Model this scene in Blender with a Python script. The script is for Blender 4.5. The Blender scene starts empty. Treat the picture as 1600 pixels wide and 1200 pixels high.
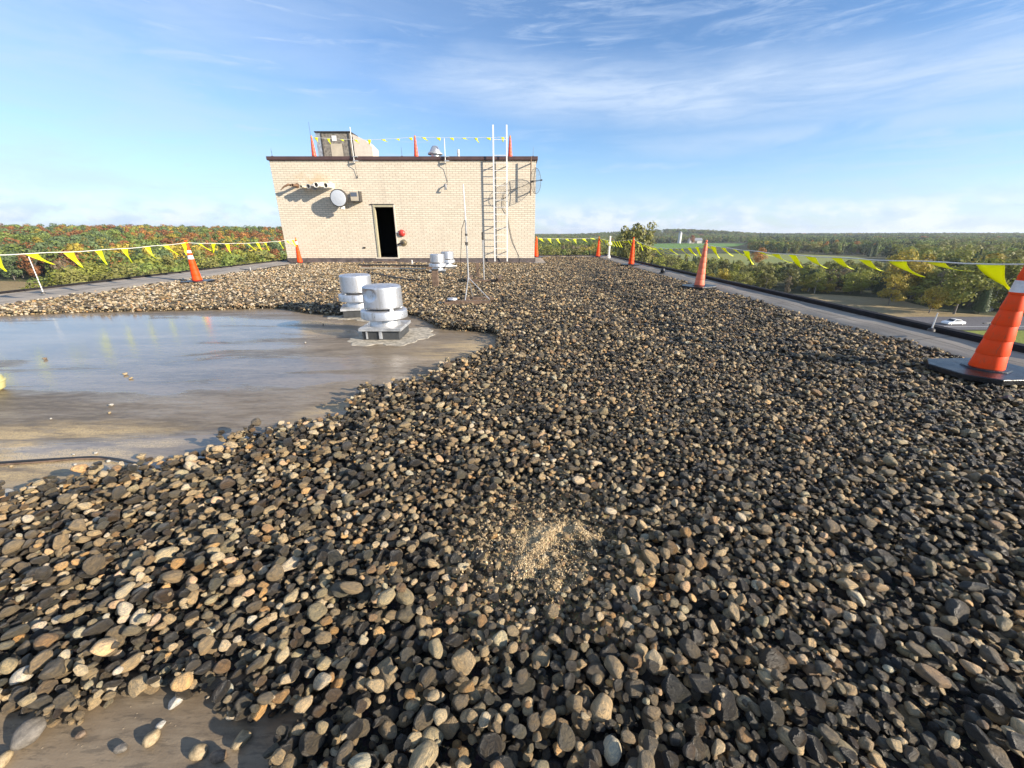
import bpy, math, random
import numpy as np
R = math.radians
C = bpy.context.scene.collection
rng = np.random.default_rng(7)
random.seed(7)

# ------------------------------------------------------------------ camera
EYE = 1.25
FPX = 620.0                      # focal length in pixels of a 1600 px wide frame
PITCH = math.atan((600 - 365) / FPX)
cam_d = bpy.data.cameras.new('camera'); cam = bpy.data.objects.new('camera', cam_d); C.objects.link(cam)
cam.location = (0, 0, EYE); cam.rotation_euler = (math.pi / 2 - PITCH, 0, 0)
cam_d.sensor_width = 36; cam_d.lens = 36 * FPX / 1600
cam_d.clip_start = 0.05; cam_d.clip_end = 20000
bpy.context.scene.camera = cam
cp, sp = math.cos(PITCH), math.sin(PITCH)
def ray(px, py):
    x = (px - 800) / FPX; y = (600 - py) / FPX
    return (x, cp + y * sp, -sp + y * cp)
def G(px, py, z=0.0):            # where a sight line meets the level z
    r = ray(px, py); t = (z - EYE) / r[2]
    return (r[0] * t, r[1] * t, z)
def W(px, py, Y):                # where it meets the upright plane at distance Y
    r = ray(px, py); t = Y / r[1]
    return (r[0] * t, Y, EYE + r[2] * t)

# ------------------------------------------------------------------ light
SUN_EL, SUN_AZ = 20.0, 115.0     # azimuth clockwise from +Y
sx = math.sin(R(SUN_AZ)) * math.cos(R(SUN_EL)); sy = math.cos(R(SUN_AZ)) * math.cos(R(SUN_EL)); sz = math.sin(R(SUN_EL))
sl = bpy.data.lights.new('sun', 'SUN'); so = bpy.data.objects.new('sun', sl); C.objects.link(so)
sl.energy = 5.0; sl.angle = R(0.53); sl.color = (1.0, 0.88, 0.72)
from mathutils import Vector, Matrix
so.rotation_euler = Vector((sx, sy, sz)).to_track_quat('Z', 'Y').to_euler()
scn = bpy.context.scene
scn.view_settings.view_transform = 'Standard'; scn.view_settings.look = 'None'
scn.view_settings.exposure = 1.05; scn.view_settings.gamma = 1.0
scn.cycles.max_bounces = 6; scn.cycles.diffuse_bounces = 3; scn.cycles.glossy_bounces = 3
scn.cycles.transparent_max_bounces = 8
scn.cycles.use_denoising = True

class NT:
    def __init__(s, tree): s.t = tree; s.t.nodes.clear()
    def n(s, typ, ins=None, **kw):
        nd = s.t.nodes.new(typ)
        for k, v in kw.items(): setattr(nd, k, v)
        for k, v in (ins or {}).items():
            sock = nd.inputs[k]
            if isinstance(v, bpy.types.NodeSocket): s.t.links.new(v, sock)
            elif isinstance(v, bpy.types.Node): s.t.links.new(v.outputs[0], sock)
            else:
                try: sock.default_value = v
                except Exception: sock.default_value = (*v, 1.0)
        return nd
    def m(s, op, a, b=0.0, c=0.0, clamp=False):
        return s.n('ShaderNodeMath', {0: a, 1: b, 2: c}, operation=op, use_clamp=clamp).outputs[0]
    def ss(s, x, a, b):
        return s.n('ShaderNodeMapRange', {0: x, 1: a, 2: b, 3: 0.0, 4: 1.0}, interpolation_type='SMOOTHSTEP').outputs[0]
    def mix(s, f, a, b, bt='MIX'):
        nd = s.t.nodes.new('ShaderNodeMix'); nd.data_type = 'RGBA'; nd.blend_type = bt
        for i, v in ((0, f), (6, a), (7, b)):
            if isinstance(v, bpy.types.NodeSocket): s.t.links.new(v, nd.inputs[i])
            elif isinstance(v, bpy.types.Node): s.t.links.new(v.outputs[0], nd.inputs[i])
            else: nd.inputs[i].default_value = v if isinstance(v, float) else (*v, 1.0)[:4]
        return nd.outputs[2]
    def noise(s, vec, scale, detail=4.0, rough=0.55, dist=0.0, out=0):
        ins = {'Scale': scale, 'Detail': detail, 'Roughness': rough, 'Distortion': dist}
        if vec is not None: ins['Vector'] = vec
        return s.n('ShaderNodeTexNoise', ins).outputs[out]
    def ramp(s, f, stops, interp='LINEAR'):
        nd = s.n('ShaderNodeValToRGB', {0: f}); cr = nd.color_ramp; cr.interpolation = interp
        while len(cr.elements) < len(stops): cr.elements.new(0.5)
        for e, (p, c) in zip(cr.elements, stops):
            e.position = p; e.color = (*c, 1.0) if len(c) == 3 else c
        return nd.outputs[0]

# ------------------------------------------------------------------ sky with thin cloud
wd = bpy.data.worlds.new('World'); scn.world = wd; wd.use_nodes = True
T = NT(wd.node_tree)
sky = T.n('ShaderNodeTexSky', sky_type='NISHITA', sun_disc=False)
sky.sun_elevation = R(SUN_EL); sky.sun_rotation = R(SUN_AZ)
sky.air_density = 1.0; sky.dust_density = 0.3; sky.ozone_density = 2.2; sky.altitude = 300
tc = T.n('ShaderNodeTexCoord')
sep = T.n('ShaderNodeSeparateXYZ', {0: tc.outputs['Generated']})
X, Y_, Z = sep.outputs
az = T.m('ARCTAN2', X, Y_)
el = T.m('ARCSINE', Z)
pl = T.m('MAXIMUM', Z, 0.03)
cu = T.n('ShaderNodeCombineXYZ', {0: T.m('DIVIDE', X, pl), 1: T.m('DIVIDE', Y_, pl), 2: 0.0})
# high streaks, laid out on a flat cloud layer and stretched by the wind
mp = T.n('ShaderNodeMapping', {0: cu.outputs[0], 'Rotation': (0, 0, R(-14)), 'Scale': (0.25, 0.9, 1)})
st1 = T.noise(mp.outputs[0], 1.1, 8.0, 0.62, 0.8)
ae = T.n('ShaderNodeCombineXYZ', {0: az, 1: el, 2: 0.0})
mp2 = T.n('ShaderNodeMapping', {0: ae.outputs[0], 'Scale': (1.4, 7.0, 1), 'Rotation': (0, 0, R(-6))})
st2 = T.noise(mp2.outputs[0], 2.4, 9.0, 0.6, 0.5)
mp3 = T.n('ShaderNodeMapping', {0: ae.outputs[0], 'Scale': (1.0, 2.2, 1)})
cu3 = T.noise(mp3.outputs[0], 7.0, 9.0, 0.6, 0.3)
wob = T.m('MULTIPLY', T.m('SUBTRACT', T.noise(ae.outputs[0], 3.0, 4.0), 0.5), 0.07)
def band(el0, slope, az0, half, azlo, azhi, soft=0.25):
    c = T.m('ADD', T.m('MULTIPLY', T.m('SUBTRACT', az, az0), slope), el0)
    d = T.m('ABSOLUTE', T.m('SUBTRACT', T.m('ADD', el, wob), c))
    b = T.m('SUBTRACT', 1.0, T.ss(d, 0.0, half))
    return T.m('MULTIPLY', b, T.m('MULTIPLY', T.ss(az, azlo - soft, azlo + soft), T.m('SUBTRACT', 1.0, T.ss(az, azhi - soft, azhi + soft))))
b1 = T.m('MULTIPLY', band(R(14.4), -0.08, R(20), R(5.0), R(-12), R(120)), T.ss(st2, 0.08, 0.52))
b2 = T.m('MULTIPLY', band(R(7.2), 0.0, R(18), R(1.0), R(7), R(25), 0.08), T.ss(st2, 0.42, 0.7))
b3 = T.m('MULTIPLY', band(R(9.6), 0.0, R(40), R(2.2), R(14), R(80)), T.ss(st2, 0.3, 0.6))
veil_l = T.m('MULTIPLY', T.m('SUBTRACT', 1.0, T.ss(az, R(-75), R(16))), 0.92)
mp4 = T.n('ShaderNodeMapping', {0: ae.outputs[0], 'Scale': (1.1, 9.0, 1), 'Rotation': (0, 0, R(9))})
st4 = T.noise(mp4.outputs[0], 5.5, 10.0, 0.68, 0.6)
cir = T.m('MULTIPLY', T.m('MULTIPLY', T.ss(st4, 0.40, 0.72), T.ss(T.noise(ae.outputs[0], 1.8, 3.0), 0.32, 0.6)), 0.62)
low = T.m('MULTIPLY', T.m('SUBTRACT', 1.0, T.ss(el, R(1.2), R(6.0))), T.ss(T.m('ADD', cu3, T.m('MULTIPLY', T.m('SUBTRACT', 1.0, T.ss(T.m('ABSOLUTE', T.m('SUBTRACT', az, R(11))), 0.0, R(14))), 0.14)), 0.42, 0.58))
hz = T.m('MULTIPLY', T.m('SUBTRACT', 1.0, T.ss(el, R(-1), R(11))), 0.50)
tot = T.m('MAXIMUM', T.m('MULTIPLY', T.m('MULTIPLY', b1, 0.92), T.m('ADD', 0.55, T.m('MULTIPLY', T.ss(st4, 0.3, 0.66), 0.45))), T.m('MULTIPLY', T.m('MULTIPLY', b2, 0.8), T.ss(st4, 0.35, 0.6)))
tot = T.m('MAXIMUM', tot, T.m('MULTIPLY', b3, 0.55))
tot = T.m('MAXIMUM', tot, T.m('MULTIPLY', veil_l, T.ss(st2, 0.1, 0.75)))
tot = T.m('MAXIMUM', tot, cir)
tot = T.m('MAXIMUM', tot, T.m('MULTIPLY', low, 0.85))
tot = T.m('ADD', tot, T.m('MULTIPLY', hz, T.m('SUBTRACT', 1.0, tot)), clamp=True)
# lower cloud is greyer on its shaded side
cloudc = T.mix(T.m('MULTIPLY', low, T.ss(T.noise(mp3.outputs[0], 16.0, 5.0), 0.35, 0.6)), (3.9, 4.8, 6.2), (5.7, 6.1, 6.8))
skyt = T.mix(1.0, sky.outputs[0], (0.86, 1.04, 1.24), 'MULTIPLY')
fin = T.mix(tot, skyt, cloudc)
bg = T.n('ShaderNodeBackground', {'Color': fin, 'Strength': 0.082})
T.n('ShaderNodeOutputWorld', {'Surface': bg})

# ------------------------------------------------------------------ materials
def mat(name, col=(0.5, 0.5, 0.5), rough=0.6, metal=0.0, spec=0.5, var=0.0, vscale=8.0, bump=0.0, bscale=60.0, fn=None):
    m = bpy.data.materials.new(name); m.use_nodes = True
    t = NT(m.node_tree)
    p = t.n('ShaderNodeBsdfPrincipled', {'Base Color': (*col, 1), 'Roughness': rough, 'Metallic': metal, 'Specular IOR Level': spec})
    o = t.n('ShaderNodeOutputMaterial', {'Surface': p})
    tc = t.n('ShaderNodeTexCoord')
    if var:
        f = t.noise(tc.outputs['Object'], vscale, 5.0, 0.6)
        f2 = t.ss(f, 0.3, 0.7)
        lo = tuple(c * (1 - var) for c in col); hi = tuple(min(1, c * (1 + var)) for c in col)
        t.t.links.new(t.mix(f2, lo, hi), p.inputs['Base Color'])
        t.t.links.new(t.m('ADD', t.m('MULTIPLY', f, 0.3), rough - 0.15), p.inputs['Roughness'])
    if bump:
        b = t.n('ShaderNodeBump', {'Height': t.noise(tc.outputs['Object'], bscale, 4.0), 'Strength': bump, 'Distance': 0.01})
        t.t.links.new(b.outputs[0], p.inputs['Normal'])
    if fn: fn(t, p, tc, o)
    return m
M = {}
M['orange'] = mat('orange_plastic', (0.92, 0.062, 0.003), 0.6, spec=0.25, var=0.12, vscale=6)
M['faded'] = mat('faded_orange_plastic', (0.74, 0.17, 0.09), 0.6, var=0.14, vscale=9)
M['red_orange'] = mat('red_orange_plastic', (0.80, 0.09, 0.035), 0.45, var=0.1)
M['reflective'] = mat('reflective_sheet', (0.68, 0.66, 0.66), 0.45, var=0.15, vscale=20)
M['rubber'] = mat('black_rubber', (0.011, 0.012, 0.014), 0.34, var=0.4, vscale=14, bump=0.3)
M['rope'] = mat('white_rope', (0.75, 0.74, 0.70), 0.7)
def f_alu(t, p, tc, o):
    mpn = t.n('ShaderNodeMapping', {0: tc.outputs['Object'], 'Scale': (9, 9, 1.2)})
    st = t.noise(mpn.outputs[0], 1.6, 6.0, 0.65); sp2 = t.noise(tc.outputs['Object'], 26.0, 5.0, 0.7)
    c = t.mix(t.ss(st, 0.42, 0.72), (0.62, 0.64, 0.68), (0.43, 0.43, 0.43))
    c = t.mix(t.m('MULTIPLY', t.ss(sp2, 0.56, 0.68), 0.5), c, (0.30, 0.28, 0.25))
    t.t.links.new(c, p.inputs['Base Color']); t.t.links.new(t.m('ADD', 0.30, t.m('MULTIPLY', st, 0.3)), p.inputs['Roughness'])
    bb = t.n('ShaderNodeBump', {'Height': t.noise(tc.outputs['Object'], 12.0, 3.0), 'Strength': 0.12, 'Distance': 0.01}); t.t.links.new(bb.outputs[0], p.inputs['Normal'])
M['alu'] = mat('spun_aluminium', (0.6, 0.62, 0.66), 0.42, metal=0.82, fn=f_alu)
M['galv'] = mat('galvanised_sheet', (0.50, 0.51, 0.52), 0.5, metal=0.6, var=0.25, vscale=11)
M['curb'] = mat('dark_curb', (0.04, 0.043, 0.046), 0.6, var=0.35, vscale=9)
M['white_metal'] = mat('white_painted_metal', (0.78, 0.77, 0.73), 0.45, var=0.05)
M['white_pvc'] = mat('white_pvc', (0.74, 0.72, 0.66), 0.45, var=0.14, vscale=9)
M['grey_pole'] = mat('grey_steel', (0.42, 0.42, 0.42), 0.45, metal=0.5, var=0.2)
M['dark_metal'] = mat('dark_steel', (0.07, 0.065, 0.06), 0.5, metal=0.3, var=0.3)
M['brown_trim'] = mat('brown_trim', (0.085, 0.048, 0.045), 0.5, var=0.16, vscale=3)
M['black_edge'] = mat('black_edge_metal', (0.018, 0.016, 0.017), 0.75, spec=0.15, var=0.35, vscale=4)
M['flash'] = mat('wall_flashing', (0.11, 0.09, 0.085), 0.55, var=0.4, vscale=3.5, bump=0.3, bscale=8)
M['wood'] = mat('weathered_wood', (0.15, 0.10, 0.07), 0.8, var=0.4, vscale=12, bump=0.4, bscale=30)
M['frame'] = mat('door_frame_paint', (0.42, 0.38, 0.26), 0.5, var=0.1)
M['jamb'] = mat('pale_trim', (0.62, 0.55, 0.46), 0.5, var=0.08)
M['room_shade'] = mat('room_shade_black', (0.012, 0.012, 0.012), 0.95)  # near-black walls: the shade inside the doorway is put into the colour
M['red'] = mat('red_enamel', (0.55, 0.05, 0.04), 0.4, var=0.15)
M['brass'] = mat('aged_brass', (0.30, 0.25, 0.16), 0.45, metal=0.6, var=0.2)
M['dish'] = mat('dish_cover', (0.52, 0.56, 0.62), 0.45, var=0.05)
M['beige'] = mat('beige_sheet', (0.50, 0.44, 0.34), 0.55, var=0.12, vscale=3)
M['dusty'] = mat('dusty_coil', (0.21, 0.19, 0.16), 0.75, var=0.45, vscale=9, bump=0.5, bscale=90)
M['paper'] = mat('pale_notice', (0.70, 0.69, 0.68), 0.7)
M['rust'] = mat('rusty_steel', (0.17, 0.10, 0.06), 0.75, var=0.4, vscale=20)
M['cable'] = mat('black_cable', (0.02, 0.02, 0.022), 0.4)
M['cable_grey'] = mat('grey_cable', (0.16, 0.15, 0.14), 0.6)
M['yellow_tub'] = mat('pale_yellow_plastic', (0.46, 0.43, 0.20), 0.4)
M['lens'] = mat('lamp_glass', (0.10, 0.12, 0.16), 0.15)
M['car_paint'] = mat('white_car_paint', (0.78, 0.79, 0.80), 0.25)
M['glass'] = mat('car_glass', (0.02, 0.025, 0.03), 0.08)
M['tyre'] = mat('tyre', (0.02, 0.02, 0.02), 0.8)
M['crust'] = mat('dried_silt_ring', (0.36, 0.32, 0.25), 0.7, var=0.45, vscale=16, bump=0.2, bscale=40)
M['silo'] = mat('silo_concrete', (0.6, 0.6, 0.58), 0.7, var=0.1)
M['barn'] = mat('barn_board', (0.5, 0.48, 0.44), 0.8)
M['roofing'] = mat('grey_roof_sheet', (0.25, 0.26, 0.28), 0.6)

def f_scuff(t, p, tc, o):
    n1 = t.noise(tc.outputs['Object'], 9.0, 6.0, 0.7); mpn = t.n('ShaderNodeMapping', {0: tc.outputs['Object'], 'Scale': (30, 30, 4)})
    n2 = t.noise(mpn.outputs[0], 1.5, 4.0, 0.7)
    c = t.mix(t.ss(n1, 0.35, 0.7), (0.95, 0.065, 0.003), (0.80, 0.075, 0.012))
    c = t.mix(t.m('MULTIPLY', t.ss(n2, 0.58, 0.70), 0.55), c, (0.30, 0.10, 0.05))
    t.t.links.new(c, p.inputs['Base Color'])
M['orange'] = mat('orange_plastic', (0.9, 0.065, 0.004), 0.58, spec=0.25, fn=f_scuff)
def f_pen(t, p, tc, o):
    tr = t.n('ShaderNodeBsdfTranslucent', {'Color': (0.80, 0.85, 0.02, 1)})
    mx = t.n('ShaderNodeMixShader', {0: 0.38, 1: p, 2: tr}); t.t.links.new(mx.outputs[0], o.inputs['Surface'])
M['pennant'] = mat('yellow_pennant_vinyl', (0.80, 0.86, 0.015), 0.42, fn=f_pen)

def f_brick(t, p, tc, o):
    sp_ = t.n('ShaderNodeSeparateXYZ', {0: tc.outputs['Object']})
    v = t.n('ShaderNodeCombineXYZ', {0: t.m('ADD', sp_.outputs[0], sp_.outputs[1]), 1: sp_.outputs[2], 2: 0.0})
    bk = t.n('ShaderNodeTexBrick', {'Vector': v, 'Color1': (0.71, 0.63, 0.50, 1), 'Color2': (0.63, 0.55, 0.43, 1), 'Mortar': (0.35, 0.295, 0.23, 1),
             'Scale': 1.0, 'Mortar Size': 0.010, 'Mortar Smooth': 0.25, 'Bias': -0.1, 'Brick Width': 0.26, 'Row Height': 0.085}, offset=0.5)
    big = t.ss(t.noise(tc.outputs['Object'], 0.55, 5.0), 0.3, 0.75)
    c = t.mix(t.m('MULTIPLY', big, 0.35), bk.outputs[0], (0.66, 0.58, 0.46))
    # old rust run below the pipe outlets
    dx = t.m('DIVIDE', t.m('ADD', sp_.outputs[0], 8.75), 1.15); dz = t.m('DIVIDE', t.m('SUBTRACT', sp_.outputs[2], 3.3), 0.55)
    rr = t.m('SUBTRACT', 1.0, t.m('ADD', t.m('MULTIPLY', dx, dx), t.m('MULTIPLY', dz, dz)), clamp=True)
    rn = t.m('MULTIPLY', t.m('MULTIPLY', rr, t.ss(t.noise(tc.outputs['Object'], 3.0, 5.0), 0.35, 0.6)), 0.55)
    c = t.mix(rn, c, (0.52, 0.33, 0.13))
    mst = t.n('ShaderNodeMapping', {0: tc.outputs['Object'], 'Scale': (2.2, 1, 0.16)})
    stn = t.m('MULTIPLY', t.ss(t.noise(mst.outputs[0], 1.5, 6.0, 0.65), 0.54, 0.74), 0.30)
    c = t.mix(stn, c, (0.40, 0.34, 0.27))
    t.t.links.new(c, p.inputs['Base Color'])
    b = t.n('ShaderNodeBump', {'Height': t.m('ADD', t.m('SUBTRACT', 1.0, bk.outputs[1]), t.m('MULTIPLY', t.noise(tc.outputs['Object'], 40.0), 0.3)), 'Strength': 0.6, 'Distance': 0.008})
    t.t.links.new(b.outputs[0], p.inputs['Normal'])
M['brick'] = mat('cream_brick', (0.6, 0.5, 0.36), 0.8, fn=f_brick)

def f_memb(t, p, tc, o):
    pos = tc.outputs['Object']
    sp_ = t.n('ShaderNodeSeparateXYZ', {0: pos})
    rot = t.n('ShaderNodeMapping', {0: pos, 'Rotation': (0, 0, R(-28)), 'Scale': (0.35, 1.6, 1)})
    streak = t.noise(rot.outputs[0], 1.5, 8.0, 0.62, 0.4)
    fine = t.noise(rot.outputs[0], 14.0, 6.0, 0.65)
    grit = t.noise(pos, 160.0, 3.0, 0.7)
    base = t.mix(t.ss(streak, 0.34, 0.68), (0.125, 0.095, 0.062), (0.28, 0.215, 0.142))
    base = t.mix(t.m('MULTIPLY', t.ss(fine, 0.42, 0.66), 0.6), base, (0.27, 0.215, 0.145))
    fine2 = t.noise(rot.outputs[0], 38.0, 5.0, 0.7)
    base = t.mix(t.m('MULTIPLY', t.ss(fine2, 0.5, 0.64), 0.5), base, (0.07, 0.058, 0.045))
    # dry silt drifts
    def blob(cx, cy, rx, ry):
        a = t.m('DIVIDE', t.m('SUBTRACT', sp_.outputs[0], cx), rx); b = t.m('DIVIDE', t.m('SUBTRACT', sp_.outputs[1], cy), ry)
        return t.m('SUBTRACT', 1.0, t.m('ADD', t.m('MULTIPLY', a, a), t.m('MULTIPLY', b, b)), clamp=True)
    silt = t.m('MAXIMUM', t.m('MULTIPLY', blob(-3.15, 2.25, 1.25, 0.5), 1.5), t.m('MAXIMUM', blob(-0.5, 4.6, 0.8, 0.7), blob(-1.35, 2.75, 0.4, 0.35)))
    silt = t.m('MULTIPLY', silt, t.ss(t.noise(rot.outputs[0], 5.0, 8.0, 0.7), 0.38, 0.6), clamp=True)
    silt = t.m('MULTIPLY', silt, t.ss(grit, 0.3, 0.6))
    base = t.mix(silt, base, (0.52, 0.39, 0.21))
    spk = t.ss(t.n('ShaderNodeTexVoronoi', {'Vector': pos, 'Scale': 42.0}).outputs[0], 0.13, 0.06)
    spk = t.m('MULTIPLY', spk, t.ss(t.noise(pos, 2.2, 4.0), 0.45, 0.62))
    base = t.mix(t.m('MULTIPLY', spk, 0.75), base, (0.40, 0.31, 0.20))
    t.t.links.new(base, p.inputs['Base Color'])
    # standing water in the low middle, thin film around it
    wat = t.m('MAXIMUM', blob(-6.2, 5.4, 4.2, 1.7), t.m('MAXIMUM', t.m('MULTIPLY', blob(-3.6, 3.9, 2.6, 0.9), 0.75), t.m('MULTIPLY', blob(-2.1, 2.25, 1.2, 0.35), 0.8)))
    wat = t.m('ADD', wat, t.m('MULTIPLY', t.m('SUBTRACT', streak, 0.52), 2.4))
    w1 = t.ss(wat, 0.16, 0.34)
    film = t.ss(t.m('ADD', wat, t.m('MULTIPLY', t.m('SUBTRACT', fine, 0.5), 0.6)), -0.35, 0.3)
    rgh = t.m('SUBTRACT', t.m('SUBTRACT', 0.52, t.m('MULTIPLY', film, 0.25)), t.m('MULTIPLY', w1, 0.20))
    rgh = t.m('MAXIMUM', t.m('ADD', rgh, t.m('MULTIPLY', silt, 0.4)), 0.13)
    t.t.links.new(rgh, p.inputs['Roughness'])
    t.t.links.new(t.m('ADD', 0.32, t.m('MULTIPLY', w1, 0.45)), p.inputs['Specular IOR Level'])
    hgt = t.m('ADD', t.m('MULTIPLY', grit, 0.35), t.m('MULTIPLY', fine, 0.9))
    hgt = t.m('ADD', t.m('MULTIPLY', hgt, t.m('SUBTRACT', 1.0, t.m('MULTIPLY', w1, 0.80))), t.m('MULTIPLY', spk, 0.5))
    b = t.n('ShaderNodeBump', {'Height': hgt, 'Strength': 0.5, 'Distance': 0.006})
    t.t.links.new(b.outputs[0], p.inputs['Normal'])
M['membrane'] = mat('wet_roof_membrane', (0.15, 0.13, 0.1), 0.4, fn=f_memb)

def f_strip(t, p, tc, o):
    pos = tc.outputs['Object']
    mpn = t.n('ShaderNodeMapping', {0: pos, 'Scale': (3.0, 0.5, 1)})
    a = t.noise(mpn.outputs[0], 1.6, 7.0, 0.65); b_ = t.noise(pos, 90.0, 3.0)
    c = t.mix(t.ss(a, 0.32, 0.68), (0.17, 0.15, 0.125), (0.33, 0.29, 0.24))
    c = t.mix(t.m('MULTIPLY', t.ss(b_, 0.4, 0.7), 0.3), c, (0.36, 0.32, 0.27))
    # laps between the sheets
    sy_ = t.n('ShaderNodeSeparateXYZ', {0: pos}).outputs[1]
    lap = t.m('ABSOLUTE', t.m('SUBTRACT', t.m('FRACT', t.m('DIVIDE', sy_, 1.37)), 0.5))
    c = t.mix(t.m('MULTIPLY', t.ss(lap, 0.012, 0.004), 0.6), c, (0.04, 0.036, 0.033))
    lx = t.m('ABSOLUTE', t.m('SUBTRACT', t.m('ADD', t.n('ShaderNodeSeparateXYZ', {0: pos}).outputs[0], t.m('MULTIPLY', t.noise(pos, 1.3), 0.05)), 5.17))
    c = t.mix(t.m('MULTIPLY', t.ss(lx, 0.02, 0.008), 0.5), c, (0.05, 0.045, 0.04))
    t.t.links.new(c, p.inputs['Base Color'])
    bb = t.n('ShaderNodeBump', {'Height': t.m('ADD', a, t.m('MULTIPLY', b_, 0.3)), 'Strength': 0.5, 'Distance': 0.01})
    t.t.links.new(bb.outputs[0], p.inputs['Normal'])
M['strip'] = mat('mineral_cap_sheet', (0.2, 0.18, 0.15), 0.75, fn=f_strip)

def f_stone(t, p, tc, o):
    oi = t.n('ShaderNodeObjectInfo'); rnd = oi.outputs['Random']
    geo = t.n('ShaderNodeNewGeometry'); pos = geo.outputs['Position']
    sp_ = t.n('ShaderNodeSeparateXYZ', {0: pos})
    # drier, paler stones towards the back and left; darker washed stones on the right
    zone = t.m('ADD', t.m('MULTIPLY', sp_.outputs[0], -0.032), t.m('MULTIPLY', t.m('SUBTRACT', t.noise(pos, 0.7, 4.0), 0.5), 0.42))
    far = t.m('MULTIPLY', t.ss(sp_.outputs[1], 5.0, 14.0), 0.02)
    far = t.m('ADD', far, t.m('MULTIPLY', t.ss(sp_.outputs[0], -2.0, -6.0), 0.02))
    f = t.m('ADD', t.m('ADD', t.m('MULTIPLY', rnd, 0.86), 0.09), t.m('ADD', t.m('MULTIPLY', zone, 0.5), far), clamp=True)
    col = t.ramp(f, [(0.0, (0.016, 0.0155, 0.015)), (0.22, (0.036, 0.033, 0.029)), (0.40, (0.075, 0.066, 0.051)), (0.54, (0.13, 0.108, 0.076)),
                     (0.66, (0.22, 0.175, 0.112)), (0.78, (0.34, 0.265, 0.16)), (0.89, (0.44, 0.365, 0.245)), (1.0, (0.56, 0.51, 0.43))])
    r2 = t.n('ShaderNodeTexWhiteNoise', {'Vector': oi.outputs['Location']}, noise_dimensions='3D')
    hue = t.ramp(r2.outputs[0], [(0.0, (1.0, 1.0, 1.0)), (0.45, (1.05, 0.98, 0.9)), (0.62, (0.9, 1.0, 1.03)), (0.74, (1.0, 1.0, 1.0)), (0.80, (1.15, 0.94, 0.84)), (0.87, (1.32, 1.0, 0.62)), (0.90, (1, 1, 1))])
    col = t.mix(1.0, col, hue, 'MULTIPLY')
    ob = tc.outputs['Object']
    mpn = t.n('ShaderNodeMapping', {0: ob, 'Scale': (1, 1, 2.2)})
    vv = t.n('ShaderNodeVectorMath', {0: mpn.outputs[0], 1: oi.outputs['Location']}, operation='ADD').outputs[0]
    n1 = t.noise(vv, 1.7, 7.0, 0.7, 0.8); n2 = t.noise(vv, 7.5, 5.0, 0.75)
    dk = t.ss(t.noise(vv, 4.5, 4.0, 0.7), 0.52, 0.66)
    col = t.mix(t.m('MULTIPLY', dk, 0.5), col, t.mix(1.0, col, (0.45, 0.42, 0.4), 'MULTIPLY'))
    col = t.mix(t.m('MULTIPLY', t.ss(n1, 0.40, 0.62), 0.75), col, t.mix(1.0, col, (2.0, 1.8, 1.45), 'MULTIPLY'))
    col = t.mix(t.m('MULTIPLY', t.ss(n2, 0.55, 0.72), 0.35), col, (0.30, 0.27, 0.22))
    t.t.links.new(col, p.inputs['Base Color'])
    wet = t.m('SUBTRACT', 1.0, t.ss(f, 0.25, 0.75))
    t.t.links.new(t.m('SUBTRACT', t.m('ADD', 0.46, t.m('MULTIPLY', n2, 0.25)), t.m('MULTIPLY', wet, 0.24)), p.inputs['Roughness'])
    b = t.n('ShaderNodeBump', {'Height': t.m('ADD', n1, t.m('MULTIPLY', n2, 0.5)), 'Strength': 0.65, 'Distance': 0.16})
    t.t.links.new(b.outputs[0], p.inputs['Normal'])
M['stone'] = mat('river_stone', (0.1, 0.09, 0.07), 0.5, fn=f_stone)
def f_bed(t, p, tc, o):
    pos = tc.outputs['Object']
    v = t.n('ShaderNodeTexVoronoi', {'Vector': pos, 'Scale': 110.0})
    sp_ = t.n('ShaderNodeSeparateXYZ', {0: pos})
    gx, gy = G(850, 850)[:2]
    a = t.m('DIVIDE', t.m('SUBTRACT', sp_.outputs[0], gx), 0.34); b = t.m('DIVIDE', t.m('SUBTRACT', sp_.outputs[1], gy), 0.36)
    s_ = t.m('SUBTRACT', 1.0, t.m('ADD', t.m('MULTIPLY', a, a), t.m('MULTIPLY', b, b)), clamp=True)
    s_ = t.m('MULTIPLY', t.ss(s_, 0.0, 0.5), t.ss(t.noise(pos, 9.0, 4.0), 0.3, 0.55))
    c = t.mix(s_, (0.022, 0.02, 0.017), (0.27, 0.21, 0.13))
    c = t.mix(0.6, c, t.mix(1.0, c, v.outputs[1], 'MULTIPLY'))
    t.t.links.new(c, p.inputs['Base Color'])
    bb = t.n('ShaderNodeBump', {'Height': v.outputs[0], 'Strength': 0.8, 'Distance': 0.006})
    t.t.links.new(bb.outputs[0], p.inputs['Normal'])
M['bed'] = mat('fine_grit_bed', (0.03, 0.03, 0.03), 0.9, fn=f_bed)  # near-black base colour darkens the gaps between stones like shade
def f_grain(t, p, tc, o):
    oi = t.n('ShaderNodeObjectInfo')
    t.t.links.new(t.ramp(oi.outputs['Random'], [(0, (0.10, 0.075, 0.045)), (0.25, (0.28, 0.20, 0.11)), (0.6, (0.50, 0.37, 0.20)), (1, (0.66, 0.53, 0.33))]), p.inputs['Base Color'])
M['grain'] = mat('sandy_grit', (0.4, 0.3, 0.2), 0.85, fn=f_grain)

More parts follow.
